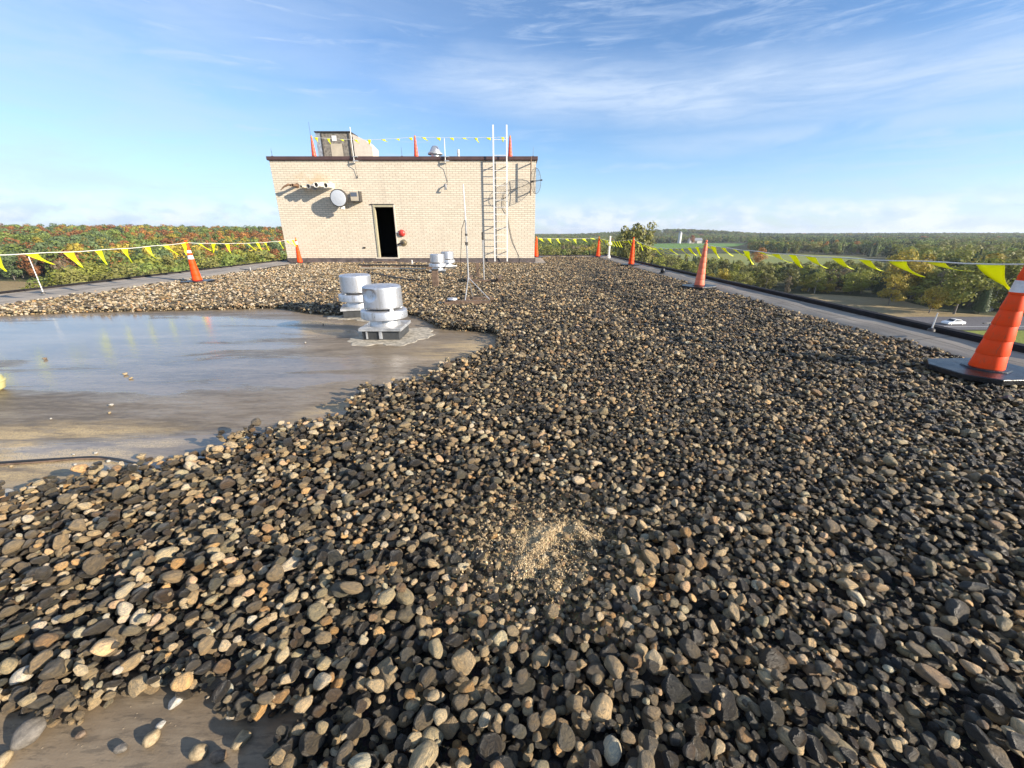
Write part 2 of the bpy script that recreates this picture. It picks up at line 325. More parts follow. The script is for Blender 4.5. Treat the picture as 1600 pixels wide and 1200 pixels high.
def f_sand(t, p, tc, o):
    pos = tc.outputs['Object']
    a = t.noise(pos, 14.0, 6.0, 0.65); v = t.n('ShaderNodeTexVoronoi', {'Vector': pos, 'Scale': 330.0})
    c = t.mix(t.ss(a, 0.35, 0.65), (0.15, 0.112, 0.062), (0.44, 0.325, 0.165))
    c = t.mix(0.45, c, t.mix(1.0, c, v.outputs[1], 'MULTIPLY'))
    t.t.links.new(c, p.inputs['Base Color'])
    bb = t.n('ShaderNodeBump', {'Height': t.m('ADD', v.outputs[0], t.noise(pos, 120.0, 4.0)), 'Strength': 0.8, 'Distance': 0.004}); t.t.links.new(bb.outputs[0], p.inputs['Normal'])
M['sandbed'] = mat('damp_sand', (0.2, 0.15, 0.09), 0.85, fn=f_sand)
def leaf_mat(name, inst):
    def fn(t, p, tc, o):
        if inst:
            c = t.n('ShaderNodeAttribute', attribute_type='INSTANCER', attribute_name='tint').outputs['Color']
        else:
            c = t.n('ShaderNodeObjectInfo').outputs['Color']
        geo = t.n('ShaderNodeNewGeometry')
        r = geo.outputs['Random Per Island']
        v = t.m('ADD', 0.8, t.m('MULTIPLY', r, 0.45))
        vc = t.n('ShaderNodeCombineXYZ', {0: v, 1: v, 2: v})
        c2 = t.mix(1.0, c, vc.outputs[0], 'MULTIPLY')
        big = t.noise(tc.outputs['Object'], 0.45, 3.0)
        c2 = t.mix(t.m('MULTIPLY', t.ss(big, 0.45, 0.7), 0.4), c2, t.mix(1.0, c2, (1.5, 1.35, 0.9), 'MULTIPLY'))
        t.t.links.new(c2, p.inputs['Base Color'])
        tr = t.n('ShaderNodeBsdfTranslucent', {'Color': c2})
        mx = t.n('ShaderNodeMixShader', {0: 0.28, 1: p, 2: tr}); t.t.links.new(mx.outputs[0], o.inputs['Surface'])
    return mat(name, (0.06, 0.09, 0.03), 0.6, spec=0.25, fn=fn)
M['leaf'] = leaf_mat('tree_leaves', False)
M['leaf_far'] = leaf_mat('woodland_leaves', True)
M['bark'] = mat('grey_bark', (0.16, 0.14, 0.12), 0.9, var=0.3, vscale=2)
M['birch'] = mat('pale_bark', (0.42, 0.39, 0.34), 0.8, var=0.3, vscale=2)

def ground_mat(name, c1, c2, c3, s1=0.02, s2=0.3, rough=0.9):
    def fn(t, p, tc, o):
        pos = tc.outputs['Object']
        a = t.ss(t.noise(pos, s1, 6.0, 0.6), 0.35, 0.65); b = t.ss(t.noise(pos, s2, 6.0, 0.7), 0.35, 0.7)
        c = t.mix(t.m('MULTIPLY', b, 0.6), t.mix(a, c1, c2), c3)
        t.t.links.new(c, p.inputs['Base Color'])
        bb = t.n('ShaderNodeBump', {'Height': t.noise(pos, 2.0, 5.0, 0.7), 'Strength': 0.6, 'Distance': 0.4})
        t.t.links.new(bb.outputs[0], p.inputs['Normal'])
    return mat(name, c1, rough, spec=0.2, fn=fn)
M['ground'] = ground_mat('rough_meadow', (0.06, 0.065, 0.03), (0.10, 0.095, 0.045), (0.04, 0.05, 0.022), 0.01, 0.15)
M['lawn'] = ground_mat('mown_lawn', (0.17, 0.21, 0.035), (0.22, 0.24, 0.05), (0.13, 0.17, 0.03), 0.05, 0.6)
M['dry'] = ground_mat('dry_field', (0.27, 0.20, 0.10), (0.33, 0.26, 0.14), (0.20, 0.15, 0.08), 0.03, 0.5)
M['crop'] = ground_mat('green_field', (0.12, 0.22, 0.05), (0.15, 0.26, 0.06), (0.10, 0.18, 0.04), 0.01, 0.05)
M['pasture'] = ground_mat('pale_pasture', (0.20, 0.23, 0.07), (0.26, 0.26, 0.09), (0.15, 0.18, 0.06), 0.02, 0.2)
M['asphalt'] = ground_mat('road_asphalt', (0.13, 0.125, 0.135), (0.15, 0.145, 0.15), (0.11, 0.105, 0.11), 0.05, 1.0, 0.8)
M['paving'] = ground_mat('car_park_paving', (0.20, 0.22, 0.25), (0.22, 0.23, 0.25), (0.17, 0.18, 0.2), 0.05, 1.0, 0.7)
M['line'] = mat('road_paint', (0.6, 0.6, 0.58), 0.6)
M['facade'] = mat('building_brick', (0.5, 0.4, 0.28), 0.8, var=0.1)

# ------------------------------------------------------------------ mesh builder
class MB:
    def __init__(s): s.v = []; s.f = []; s.mi = []; s.cur = 0
    def add(s, vs, fs):
        o = len(s.v); s.v += [tuple(v) for v in vs]; s.f += [tuple(i + o for i in f) for f in fs]; s.mi += [s.cur] * len(fs); return s
    def box(s, x0, x1, y0, y1, z0, z1):
        return s.add([(x, y, z) for z in (z0, z1) for y in (y0, y1) for x in (x0, x1)],
                     [(0, 2, 3, 1), (4, 5, 7, 6), (0, 1, 5, 4), (2, 6, 7, 3), (0, 4, 6, 2), (1, 3, 7, 5)])
    def obox(s, c, ax, ay, az_):         # box by centre and three half vectors
        c, ax, ay, az_ = map(Vector, (c, ax, ay, az_))
        vs = [c + i * ax + j * ay + k * az_ for k in (-1, 1) for j in (-1, 1) for i in (-1, 1)]
        return s.add(vs, [(0, 2, 3, 1), (4, 5, 7, 6), (0, 1, 5, 4), (2, 6, 7, 3), (0, 4, 6, 2), (1, 3, 7, 5)])
    def tube(s, pts, r, n=8, cap=True):
        pts = [Vector(p) for p in pts]; rs = r if isinstance(r, (list, tuple)) else [r] * len(pts)
        vs = []; fs = []; up = None
        for i, p in enumerate(pts):
            d = (pts[min(i + 1, len(pts) - 1)] - pts[max(i - 1, 0)]).normalized()
            if up is None: up = Vector((0, 0, 1)) if abs(d.z) < 0.9 else Vector((1, 0, 0))
            a = d.cross(up)
            if a.length < 1e-6: a = d.cross(Vector((0, 1, 0)))
            a.normalize(); b = a.cross(d); up = b
            for k in range(n):
                t = 2 * math.pi * k / n; vs.append(p + rs[i] * (math.cos(t) * a + math.sin(t) * b))
        for i in range(len(pts) - 1):
            for k in range(n):
                k2 = (k + 1) % n; fs.append((i * n + k, i * n + k2, (i + 1) * n + k2, (i + 1) * n + k))
        if cap: fs += [tuple(range(n))[::-1], tuple((len(pts) - 1) * n + k for k in range(n))]
        return s.add(vs, fs)
    def lathe(s, prof, n=32, c=(0, 0, 0), ax=None, squash=None):   # prof: (r, z) list
        vs = []; fs = []
        q = Vector(ax).to_track_quat('Z', 'Y').to_matrix() if ax else None
        for r, z in prof:
            for k in range(n):
                t = 2 * math.pi * k / n; v = Vector((r * math.cos(t), r * math.sin(t), z))
                if squash: v = squash(v)
                if q: v = q @ v
                vs.append(v + Vector(c))
        for i in range(len(prof) - 1):
            for k in range(n):
                k2 = (k + 1) % n; fs.append((i * n + k, i * n + k2, (i + 1) * n + k2, (i + 1) * n + k))
        if prof[0][0] > 1e-6: fs.append(tuple(range(n))[::-1])
        if prof[-1][0] > 1e-6: fs.append(tuple((len(prof) - 1) * n + k for k in range(n)))
        return s.add(vs, fs)
    def prism(s, poly, z0, z1):
        n = len(poly)
        return s.add([(x, y, z0) for x, y in poly] + [(x, y, z1) for x, y in poly],
                     [tuple(range(n))[::-1], tuple(range(n, 2 * n))] + [(i, (i + 1) % n, n + (i + 1) % n, n + i) for i in range(n)])
    def mesh(s, name, mats, smooth=35):
        me = bpy.data.meshes.new(name); me.from_pydata(s.v, [], s.f)
        for m in (mats if isinstance(mats, (list, tuple)) else [mats]): me.materials.append(m)
        if len(me.materials) > 1: me.polygons.foreach_set('material_index', s.mi)
        if smooth: me.shade_smooth(); me.set_sharp_from_angle(angle=R(smooth))
        me.update(); return me
    def build(s, name, mats, parent=None, smooth=35, bevel=0, loc=None, label=None):
        o = bpy.data.objects.new(name, s.mesh(name, mats, smooth)); C.objects.link(o)
        if parent: o.parent = parent
        if loc: o.location = loc
        if bevel:
            b = o.modifiers.new('bevel', 'BEVEL'); b.width = bevel; b.segments = 2; b.limit_method = 'ANGLE'
        if label: o['label'] = label
        return o
def tag(o, label=None, cat=None, group=None, kind=None):
    for k, v in (('label', label), ('category', cat), ('group', group), ('kind', kind)):
        if v: o[k] = v
    return o
def thing(name, label, cat, loc=(0, 0, 0), group=None, rz=0):
    o = bpy.data.objects.new(name, None); C.objects.link(o); o.location = loc; o.rotation_euler = (0, 0, rz)
    o.empty_display_size = 0.2
    return tag(o, label, cat, group)
def dup(root, loc, rz=0, label=None, mats=None, scale=None):
    r = root.copy(); C.objects.link(r); r.location = loc; r.rotation_euler = (0, 0, rz)
    if label: r['label'] = label
    if scale: r.scale = scale
    for ch in list(root.children):
        c = ch.copy(); C.objects.link(c); c.parent = r
        for g in list(ch.children):
            d = g.copy(); C.objects.link(d); d.parent = c
    return r

# ------------------------------------------------------------------ the roof we stand on
MZ = -0.065                       # membrane level; the stones build up to about z = 0
XL, XR, YB = -11.0, 5.50, 24.6
def sheet(name, poly, z, m, kind='structure'):
    b = MB(); b.add([(x, y, z) for x, y in poly], [tuple(range(len(poly)))])
    o = b.build(name, m, smooth=0); return tag(o, kind=kind)
sheet('roof_membrane', [(-9.5, -4), (4.9, -4), (4.9, 24.3), (-9.5, 24.3)], MZ, M['membrane'])
bld = thing('flat_roof_building', 'flat roofed building with grey sheet roof edges and black metal coping', 'building', (0, 0, 0))
b = MB(); b.box(XL, XR + 0.05, -12, YB, -20, MZ - 0.3); b.build('wall', M['facade'], bld, 0)
b = MB()
def swell(t): return 0.012 * math.sin(t * 1.7) + 0.008 * math.sin(t * 4.3 + 1)
def edge_strip(prof, p0, p1, n=60):            # prof: (offset across, z) from inside to outside
    p0, p1 = Vector(p0), Vector(p1); d = (p1 - p0); nrm = Vector((d.y, -d.x)).normalized()
    vs = []; fs = []
    for i in range(n + 1):
        q = p0 + d * i / n
        for j, (w, z) in enumerate(prof):
            vs.append((q.x + nrm.x * w, q.y + nrm.y * w, z + (swell(i * 0.7 + j) * (0.9 if 0 < j < len(prof) - 2 else 0.12))))
    m = len(prof)
    for i in range(n):
        for j in range(m - 1): fs.append((i * m + j, i * m + j + 1, (i + 1) * m + j + 1, (i + 1) * m + j))
    return vs, fs
b.add(*edge_strip([(-0.1, -0.08), (0.05, 0.0), (0.33, 0.035), (0.62, 0.06), (0.66, 0.075)], (4.82, -4), (4.82, YB - 0.1)))
b.add(*edge_strip([(-0.1, -0.08), (0.05, 0.0), (0.7, 0.02), (1.4, 0.035), (1.48, 0.05)], (-9.45, YB - 0.1), (-9.45, -4)))
b.add(*edge_strip([(-0.1, -0.08), (0.05, 0.0), (0.3, 0.02), (0.42, 0.03)], (4.8, 24.15), (-9.4, 24.15)))
b.build('edge_sheet', M['strip'], bld, 50)
b = MB()
b.box(5.46, 5.60, -12, YB + 0.08, -0.32, 0.125); b.box(5.44, 5.463, -12, YB - 0.04, 0.02, 0.115)
b.build('coping', M['black_edge'], bld, 0, bevel=0.012)
b = MB(); b.box(-11.02, -10.90, -12, YB + 0.08, -0.32, 0.085); b.build('coping', M['black_edge'], bld, 0, bevel=0.012)
b = MB(); b.box(-10.9, 5.46, YB - 0.06, YB + 0.08, -0.32, 0.075); b.build('coping', M['black_edge'], bld, 0, bevel=0.012)
# sheets laid bare beside the penthouse
b = MB(); b.prism([(1.0, 18.9), (1.55, 18.9), (1.6, 24.2), (1.0, 24.2)], -0.05, 0.012); b.build('walkway_sheet', M['strip'], bld, 0)

# ------------------------------------------------------------------ stones
HOLE1 = [G(*q, -0.03)[:2] for q in ((440, 479), (480, 487), (535, 491), (580, 493), (625, 487), (652, 492), (690, 511), (740, 515), (772, 517), (782, 527),
         (770, 545), (722, 566), (668, 590), (628, 601), (575, 606), (556, 622), (540, 652), (470, 668), (400, 681), (330, 705), (250, 728), (180, 742), (110, 756), (40, 772), (0, 781))] \
        + [(-3.2, 1.45), (-4.5, 1.2), (-9.3, 1.2), (-9.3, 6.5), G(-60, 493)[:2], G(0, 488)[:2], G(120, 483)[:2], G(280, 480)[:2]]
HOLE2 = [G(*q, -0.05)[:2] for q in ((-40, 1105), (30, 1120), (95, 1125), (130, 1112), (178, 1085), (215, 1082), (300, 1078), (345, 1085), (352, 1105), (368, 1130), (420, 1125), (452, 1105), (462, 1130), (436, 1165), (425, 1230))] + [(-0.55, 0.3), (-1.8, 0.3)]
def inpoly(x, y, poly):
    x = np.asarray(x); y = np.asarray(y); r = np.zeros(x.shape, bool); n = len(poly)
    for i in range(n):
        x0, y0 = poly[i]; x1, y1 = poly[(i + 1) % n]
        if y0 == y1: continue
        c = ((y0 > y) != (y1 > y)) & (x < (x1 - x0) * (y - y0) / (y1 - y0) + x0); r ^= c
    return r
def wav(x, y, s, seed):
    r = np.random.default_rng(seed); o = 0
    for k in range(6):
        a = r.uniform(0, 6.28); f = s * r.uniform(0.5, 1.8); o = o + np.sin(f * (x * math.cos(a) + y * math.sin(a)) + r.uniform(0, 6.28))
    return o / 6
def bare(x, y):
    jx = x + 0.035 * wav(x, y, 14, 3); jy = y + 0.035 * wav(x, y, 14, 4)
    m = inpoly(jx, jy, HOLE1) | inpoly(jx, jy, HOLE2)
    for cx, cy, h in ((-1.72, 5.34, 0.33), (-2.62, 6.78, 0.33), (-2.55, 14.1, 0.3), (-2.52, 16.0, 0.3)):
        m |= (abs(x - cx) < h) & (abs(y - cy) < h)
    m |= (x > -10.5) & (x < 1.12) & (y > 19.05)
    m |= (x > 0.95) & (x < 1.6) & (y > 18.6)
    return m
SX, SY = G(850, 850)[:2]
def sizefield(x, y):
    d = np.sqrt(((x - SX) / 0.42) ** 2 + ((y - SY - 0.06) / 0.50) ** 2)
    s = 1.0 - 0.62 * np.clip(1.35 - d, 0, 1)
    s *= 0.96 + 0.16 * wav(x, y, 3.0, 9)
    d2 = np.sqrt(((x - 1.5) / 1.5) ** 2 + ((y - 2.9) / 1.3) ** 2)
    s *= 1.0 - 0.25 * np.clip(1.4 - d2, 0, 1)
    d3 = np.sqrt(((x - 0.9) / 0.5) ** 2 + ((y - 0.85) / 0.18) ** 2)
    s *= 1.0 - 0.2 * np.clip(1.4 - d3, 0, 1)
    return np.clip(s, 0.30, 1.25)

CELL = 0.006
NV = 22                            # stone shapes
def make_proto():
    out = {}
    for li in range(14):
        L = 0.0052 * 1.19 ** li    # mean half length
        lst = []
        for k in range(10):
            a = L * random.uniform(1.0, 1.35); bb = L * random.uniform(0.72, 0.95); c = L * random.uniform(0.45, 0.7)
            yaw = random.uniform(0, math.pi)
            n = int(math.ceil(a / CELL)); g = np.arange(-n, n + 1) * CELL
            gx, gy = np.meshgrid(g, g)
            u = (gx * math.cos(yaw) + gy * math.sin(yaw)) / a; v = (-gx * math.sin(yaw) + gy * math.cos(yaw)) / bb
            q = 1 - u * u - v * v; ok = q > 0.0; h = np.where(ok, c * np.sqrt(np.maximum(q, 0)), -9)
            lst.append((a, bb, c, yaw, n, h))
        out[li] = lst
    return out
PROTO = make_proto()
def drop(x0, x1, y0, y1, count, masked=True, cand=3, sizes=None, smul=1.0, H=None, sand=False):
    nx = int((x1 - x0) / CELL) + 1; ny = int((y1 - y0) / CELL) + 1
    if H is None: H = np.full((ny, nx), MZ)
    res = []
    K = cand
    px_ = rng.uniform(x0 + 0.06, x1 - 0.06, (count, K)); py_ = rng.uniform(y0 + 0.06, y1 - 0.06, (count, K))
    # candidates of one stone lie near each other
    px_[:, 1:] = np.clip(px_[:, :1] + rng.normal(0, 0.05, (count, K - 1)), x0 + 0.06, x1 - 0.06)
    py_[:, 1:] = np.clip(py_[:, :1] + rng.normal(0, 0.05, (count, K - 1)), y0 + 0.06, y1 - 0.06)
    sf = sizefield(px_[:, 0], py_[:, 0]) if masked else np.ones(count)
    keep = rng.uniform(0, 1, count) < np.minimum(1, (0.42 / sf) ** 2 + (0.0 if masked else 1.0))
    bm = bare(px_, py_) if masked else np.zeros(px_.shape, bool)
    keep &= ~bm.all(1)
    u = rng.uniform(0, 1, count)
    sz_ = 0.0142 * smul * sf * np.exp(rng.normal(0, 0.40, count)); sz_[u > 0.975] *= 1.5; sz_ = np.minimum(sz_, 0.038 * (0.5 + 0.5 * sf))
    lv = np.clip(np.round(np.log(sz_ / 0.0052) / math.log(1.19)), 0, 13).astype(int)
    for i in np.nonzero(keep)[0]:
        a, bb, c, yaw, n, h = PROTO[lv[i]][random.randrange(10)]
        best = None
        for k in range(K):
            if bm[i, k]: continue
            ix = int((px_[i, k] - x0) / CELL); iy = int((py_[i, k] - y0) / CELL)
            if ix < n or iy < n or ix + n >= nx or iy + n >= ny: continue
            z = (H[iy - n:iy + n + 1, ix - n:ix + n + 1] + h).max()
            if best is None or z < best[0]: best = (z, ix, iy, k)
        if best is None: continue
        z, ix, iy, k = best; z -= c * 0.22
        s_ = H[iy - n:iy + n + 1, ix - n:ix + n + 1]; np.maximum(s_, z + h, out=s_)
        res.append((px_[i, k], py_[i, k], z, a, bb, c, yaw))
    return np.array(res), H

def stone_mesh(seed, sub=3):
    import bmesh
    r = random.Random(seed); bm = bmesh.new(); bmesh.ops.create_icosphere(bm, subdivisions=sub, radius=1.0)
    ph = [(Vector((r.gauss(0, 1), r.gauss(0, 1), r.gauss(0, 1))).normalized(), r.uniform(1.2, 3.4), r.uniform(0, 6.28), r.uniform(0.03, 0.075)) for _ in range(7)]
    cuts = [(Vector((r.gauss(0, 1), r.gauss(0, 1), r.gauss(0, 0.9))).normalized(), r.uniform(0.55, 0.86)) for _ in range(r.choice((2, 4, 5, 7, 9, 11)))]
    for v in bm.verts:
        p = v.co.copy(); d = 1 + sum(a * math.sin(f * p.dot(q) * 1.6 + o) for q, f, o, a in ph)
        p *= d
        for nrm, lim in cuts:
            e = p.dot(nrm) - lim
            if e > 0: p -= nrm * e * 0.88
        v.co = p
    me = bpy.data.meshes.new('stone'); bm.to_mesh(me); bm.free(); me.shade_smooth(); me.materials.append(M['stone'])
    return me
stone_meshes = [stone_mesh(100 + i) for i in range(NV)]
def make_collection(name, meshes):
    c = bpy.data.collections.new(name)
    for i, me in enumerate(meshes):
        c.objects.link(bpy.data.objects.new('%s_%02d' % (name, i), me))
    return c
def scatter(name, P, rot, scl, idx, coll, tint=None):
    me = bpy.data.meshes.new(name); me.vertices.add(len(P)); me.vertices.foreach_set('co', np.asarray(P, np.float32).ravel())
    for nm, arr in (('rot', rot), ('scl', scl)):
        a = me.attributes.new(nm, 'FLOAT_VECTOR', 'POINT'); a.data.foreach_set('vector', np.asarray(arr, np.float32).ravel())
    a = me.attributes.new('idx', 'INT', 'POINT'); a.data.foreach_set('value', np.asarray(idx, np.int32))
    if tint is not None:
        a = me.attributes.new('tint', 'FLOAT_COLOR', 'POINT'); a.data.foreach_set('color', np.hstack([tint, np.ones((len(P), 1))]).astype(np.float32).ravel())
    me.update()
    o = bpy.data.objects.new(name, me); C.objects.link(o)
    g = bpy.data.node_groups.new(name + '_nodes', 'GeometryNodeTree')
    g.interface.new_socket('Geometry', in_out='INPUT', socket_type='NodeSocketGeometry'); g.interface.new_socket('Geometry', in_out='OUTPUT', socket_type='NodeSocketGeometry')
    gi = g.nodes.new('NodeGroupInput'); go = g.nodes.new('NodeGroupOutput'); ip = g.nodes.new('GeometryNodeInstanceOnPoints')
    ci = g.nodes.new('GeometryNodeCollectionInfo'); ci.inputs['Collection'].default_value = coll; ci.inputs['Separate Children'].default_value = True; ci.inputs['Reset Children'].default_value = True
    L = g.links.new
    def na(nm, t):
        n = g.nodes.new('GeometryNodeInputNamedAttribute'); n.data_type = t; n.inputs[0].default_value = nm; return n.outputs[0]
    L(gi.outputs[0], ip.inputs['Points']); L(ci.outputs[0], ip.inputs['Instance']); ip.inputs['Pick Instance'].default_value = True
    L(na('idx', 'INT'), ip.inputs['Instance Index']); L(na('rot', 'FLOAT_VECTOR'), ip.inputs['Rotation']); L(na('scl', 'FLOAT_VECTOR'), ip.inputs['Scale'])
    L(ip.outputs[0], go.inputs[0])
    md = o.modifiers.new('scatter', 'NODES'); md.node_group = g
    return o
# near field: every stone dropped on the ones below it
near, H = drop(-3.3, 5.05, 0.25, 6.3, 640000)
# the rest from a worked tile of dropped stones
tile, _ = drop(0, 3.0, 0, 3.0, 19000, masked=False, cand=3)
tile2, _ = drop(0, 3.0, 0, 3.0, 15500, masked=False, cand=3, smul=1.02)
allp = [near]
ty = 0
for jy in range(-1, 9):
    for jx in range(-4, 3):
        ox, oy = jx * 2.865 + 0.1, jy * 2.865 + 0.3
        t_ = (tile if oy < 8 else tile2).copy()
        k = random.randrange(4)
        for _ in range(k):
            t_[:, 0], t_[:, 1], t_[:, 6] = 3.0 - t_[:, 1].copy(), t_[:, 0].copy(), t_[:, 6] + math.pi / 2
        t_[:, 0] += ox; t_[:, 1] += oy
        x, y = t_[:, 0], t_[:, 1]
        m = (x > -9.55) & (x < 4.86) & (y > 0.2) & (y < 24.2) & ~((x > -3.24) & (x < 4.99) & (y > 0.31) & (y < 6.24)) & ~bare(x, y)
        m &= abs(x) < (y * 1.45 + 2.0)
        allp.append(t_[m])
S = np.vstack(allp)
S = S[S[:, 0] < 4.86 + 0.05 * wav(S[:, 0], S[:, 1], 6, 5)]
n = len(S)
und = 0.012 * wav(S[:, 0], S[:, 1], 2.2, 11) + 0.008 * wav(S[:, 0], S[:, 1], 6.0, 12)
P = S[:, :3].copy(); P[:, 2] = np.maximum(P[:, 2], MZ + S[:, 5] * 0.8)
rot = np.stack([rng.normal(0, 0.24, n), rng.normal(0, 0.24, n), S[:, 6]], 1)
scl = S[:, 3:6] * np.array([1.0, 1.0, 1.08])
gravel = scatter('gravel', P, rot, scl, rng.integers(0, NV, n), make_collection('stone_shapes', stone_meshes))
tag(gravel, 'dark and tan rounded river stones covering the flat roof', 'gravel', kind='stuff')
print('stones', n)
# grit bed, near black to paint shade between the stones (holes at bare sheet)
nx, ny = 240, 400
gx = np.linspace(-9.55, 4.84, nx); gy = np.linspace(0.2, 24.2, ny); xx, yy = np.meshgrid(gx, gy)
cxm = (xx[:-1, :-1] + xx[1:, 1:]) / 2; cym = (yy[:-1, :-1] + yy[1:, 1:]) / 2
okc = np.ones(cxm.shape, bool)
for dx in (-0.05, 0, 0.05):
    for dy in (-0.05, 0, 0.05): okc &= ~bare(cxm + dx, cym + dy)
vs = np.stack([xx.ravel(), yy.ravel(), np.full(xx.size, MZ + 0.012) + 0.004 * wav(xx.ravel(), yy.ravel(), 5, 2)], 1)
fs = [(j * nx + i, j * nx + i + 1, (j + 1) * nx + i + 1, (j + 1) * nx + i) for j, i in zip(*np.nonzero(okc))]
b = MB(); b.add(vs.tolist(), fs); tag(b.build('grit_bed', M['bed'], smooth=60), kind='structure')
# sandy grit spilled in one spot, lying between and over the stones
def seg_dist(x, y, pts):
    d = np.full(np.shape(x), 9.0)
    for (ax0, ay0), (bx0, by0) in zip(pts[:-1], pts[1:]):
        vx, vy = bx0 - ax0, by0 - ay0; u = np.clip(((x - ax0) * vx + (y - ay0) * vy) / (vx * vx + vy * vy), 0, 1)
        d = np.minimum(d, np.hypot(x - ax0 - u * vx, y - ay0 - u * vy))
    return d
RID = [[G(*q)[:2] for q in ((925, 832), (895, 818), (862, 816), (838, 830), (826, 852), (818, 878), (808, 892))], [G(*q)[:2] for q in ((868, 880), (870, 905), (850, 930))], [G(*q)[:2] for q in ((760, 800), (745, 840))]]
HB = H.copy()
for _ in range(2):
    for ax0 in (0, 1):
        HB = sum(np.roll(HB, k, ax0) for k in range(-3, 4)) / 7
gx0, gx1, gy0, gy1 = SX - 0.42, SX + 0.42, SY - 0.42, SY + 0.46
nx = int((gx1 - gx0) / CELL); ny = int((gy1 - gy0) / CELL)
xx, yy = np.meshgrid(gx0 + np.arange(nx) * CELL, gy0 + np.arange(ny) * CELL)
def moundz(x, y):
    i = ((y - 0.25) / CELL).astype(int); j = ((x + 3.3) / CELL).astype(int)
    d = seg_dist(x, y, RID[0]); d2 = np.minimum(seg_dist(x, y, RID[1]), seg_dist(x, y, RID[2]) + 0.012)
    rr_ = np.hypot((x - SX) / 0.30, (y - SY - 0.05) / 0.30) + 0.16 * wav(x, y, 22, 51)
    base = 0.001 + 0.006 * wav(x, y, 45, 56) - 0.020 * np.clip(rr_ - 0.35, 0, 3)
    return HB[i, j] + base + (0.014 + 0.016 * wav(x, y, 55, 54)) * np.exp(-((d + 0.02 * wav(x, y, 35, 55)) / 0.055) ** 2) + 0.013 * np.exp(-(d2 / 0.024) ** 2) + 0.003 * wav(x, y, 70, 52) + 0.002 * wav(x, y, 150, 53)
zz = moundz(xx, yy)
fs = [(j * nx + i, j * nx + i + 1, (j + 1) * nx + i + 1, (j + 1) * nx + i) for j in range(ny - 1) for i in range(nx - 1)]
b = MB(); b.add(np.stack([xx.ravel(), yy.ravel(), zz.ravel()], 1).tolist(), fs); sand_o = b.build('sand', M['sandbed'], smooth=80)
tag(sand_o, 'damp sandy silt lying between the stones in the foreground', 'sand', kind='stuff')
ng = 60000
gx_ = SX + rng.normal(0, 0.16, ng); gy_ = SY + 0.04 + rng.normal(0, 0.16, ng)
m = (gx_ > gx0) & (gx_ < gx1) & (gy_ > gy0) & (gy_ < gy1); gx_ = gx_[m]; gy_ = gy_[m]
d = seg_dist(gx_, gy_, RID[0]); d2 = np.minimum(seg_dist(gx_, gy_, RID[1]), seg_dist(gx_, gy_, RID[2]))
pr = np.exp(-(d / 0.035) ** 2) + 0.55 * np.exp(-(d2 / 0.035) ** 2) + 0.10 + 0.25 * (wav(gx_, gy_, 30, 21) > 0.25)
m = rng.uniform(0, 1, len(gx_)) < pr; gx_ = gx_[m]; gy_ = gy_[m]; d = d[m]
srr = rng.uniform(0.0012, 0.0034, len(gx_)) * np.where(rng.uniform(0, 1, len(gx_)) > 0.93, 1.7, 1)
hh_ = np.maximum(H[((gy_ - 0.25) / CELL).astype(int), ((gx_ + 3.3) / CELL).astype(int)], moundz(gx_, gy_))
low = H[((gy_ - 0.25) / CELL).astype(int), ((gx_ + 3.3) / CELL).astype(int)] < moundz(gx_, gy_) + 0.004
m = low | (rng.uniform(0, 1, len(gx_)) < 0.25)
Pg = np.stack([gx_, gy_, hh_ + srr * 0.3], 1)[m]; srr = srr[m]
grain_meshes = []
for i in range(4):
    me = stone_mesh(300 + i, 1).copy(); me.materials.clear(); me.materials.append(M['grain']); grain_meshes.append(me)
gr = scatter('grit', Pg, rng.uniform(0, 3, (len(Pg), 3)), np.stack([srr * 1.2, srr, srr * 0.8], 1), rng.integers(0, 4, len(Pg)), make_collection('grain_shapes', grain_meshes))
tag(gr, 'pale coarse grit strewn over the sandy silt in the foreground', 'grit', kind='stuff')

# single stones lying away from the bed
def lone(px, py, L, bright, k, label, group='loose stones on the bare roof sheet'):
    p = G(px, py, MZ)
    me = stone_meshes[k % NV].copy(); me.materials.clear(); me.materials.append(bright)
    o = bpy.data.objects.new('loose_stone', me); C.objects.link(o)
    c = L * random.uniform(0.55, 0.75)
    o.scale = (L * random.uniform(1.0, 1.2), L * random.uniform(0.7, 0.9), c); o.location = (p[0], p[1], MZ + c * 0.8)
    o.rotation_euler = (random.uniform(-0.2, 0.2), random.uniform(-0.2, 0.2), random.uniform(0, 3))
    tag(o, label, 'stone', group)
def smat(name, c):
    def fn(t, p, tc, o):
        n1 = t.noise(tc.outputs['Object'], 1.8, 6.0, 0.65, 0.5); n2 = t.noise(tc.outputs['Object'], 10.0, 4.0, 0.7)
        cc = t.mix(t.ss(n1, 0.3, 0.7), tuple(v * 0.65 for v in c), tuple(v * 1.25 for v in c))
        cc = t.mix(t.m('MULTIPLY', t.ss(n2, 0.55, 0.7), 0.3), cc, (0.4, 0.35, 0.27))
        t.t.links.new(cc, p.inputs['Base Color'])
        b_ = t.n('ShaderNodeBump', {'Height': t.m('ADD', n1, n2), 'Strength': 0.3, 'Distance': 0.1}); t.t.links.new(b_.outputs[0], p.inputs['Normal'])
    return mat(name, c, 0.55, fn=fn)
ST = {'tan': smat('tan_stone', (0.34, 0.26, 0.15)), 'brown': smat('brown_stone', (0.17, 0.12, 0.08)), 'grey': smat('grey_stone', (0.15, 0.135, 0.115)), 'pale': smat('pale_stone', (0.38, 0.36, 0.32))}
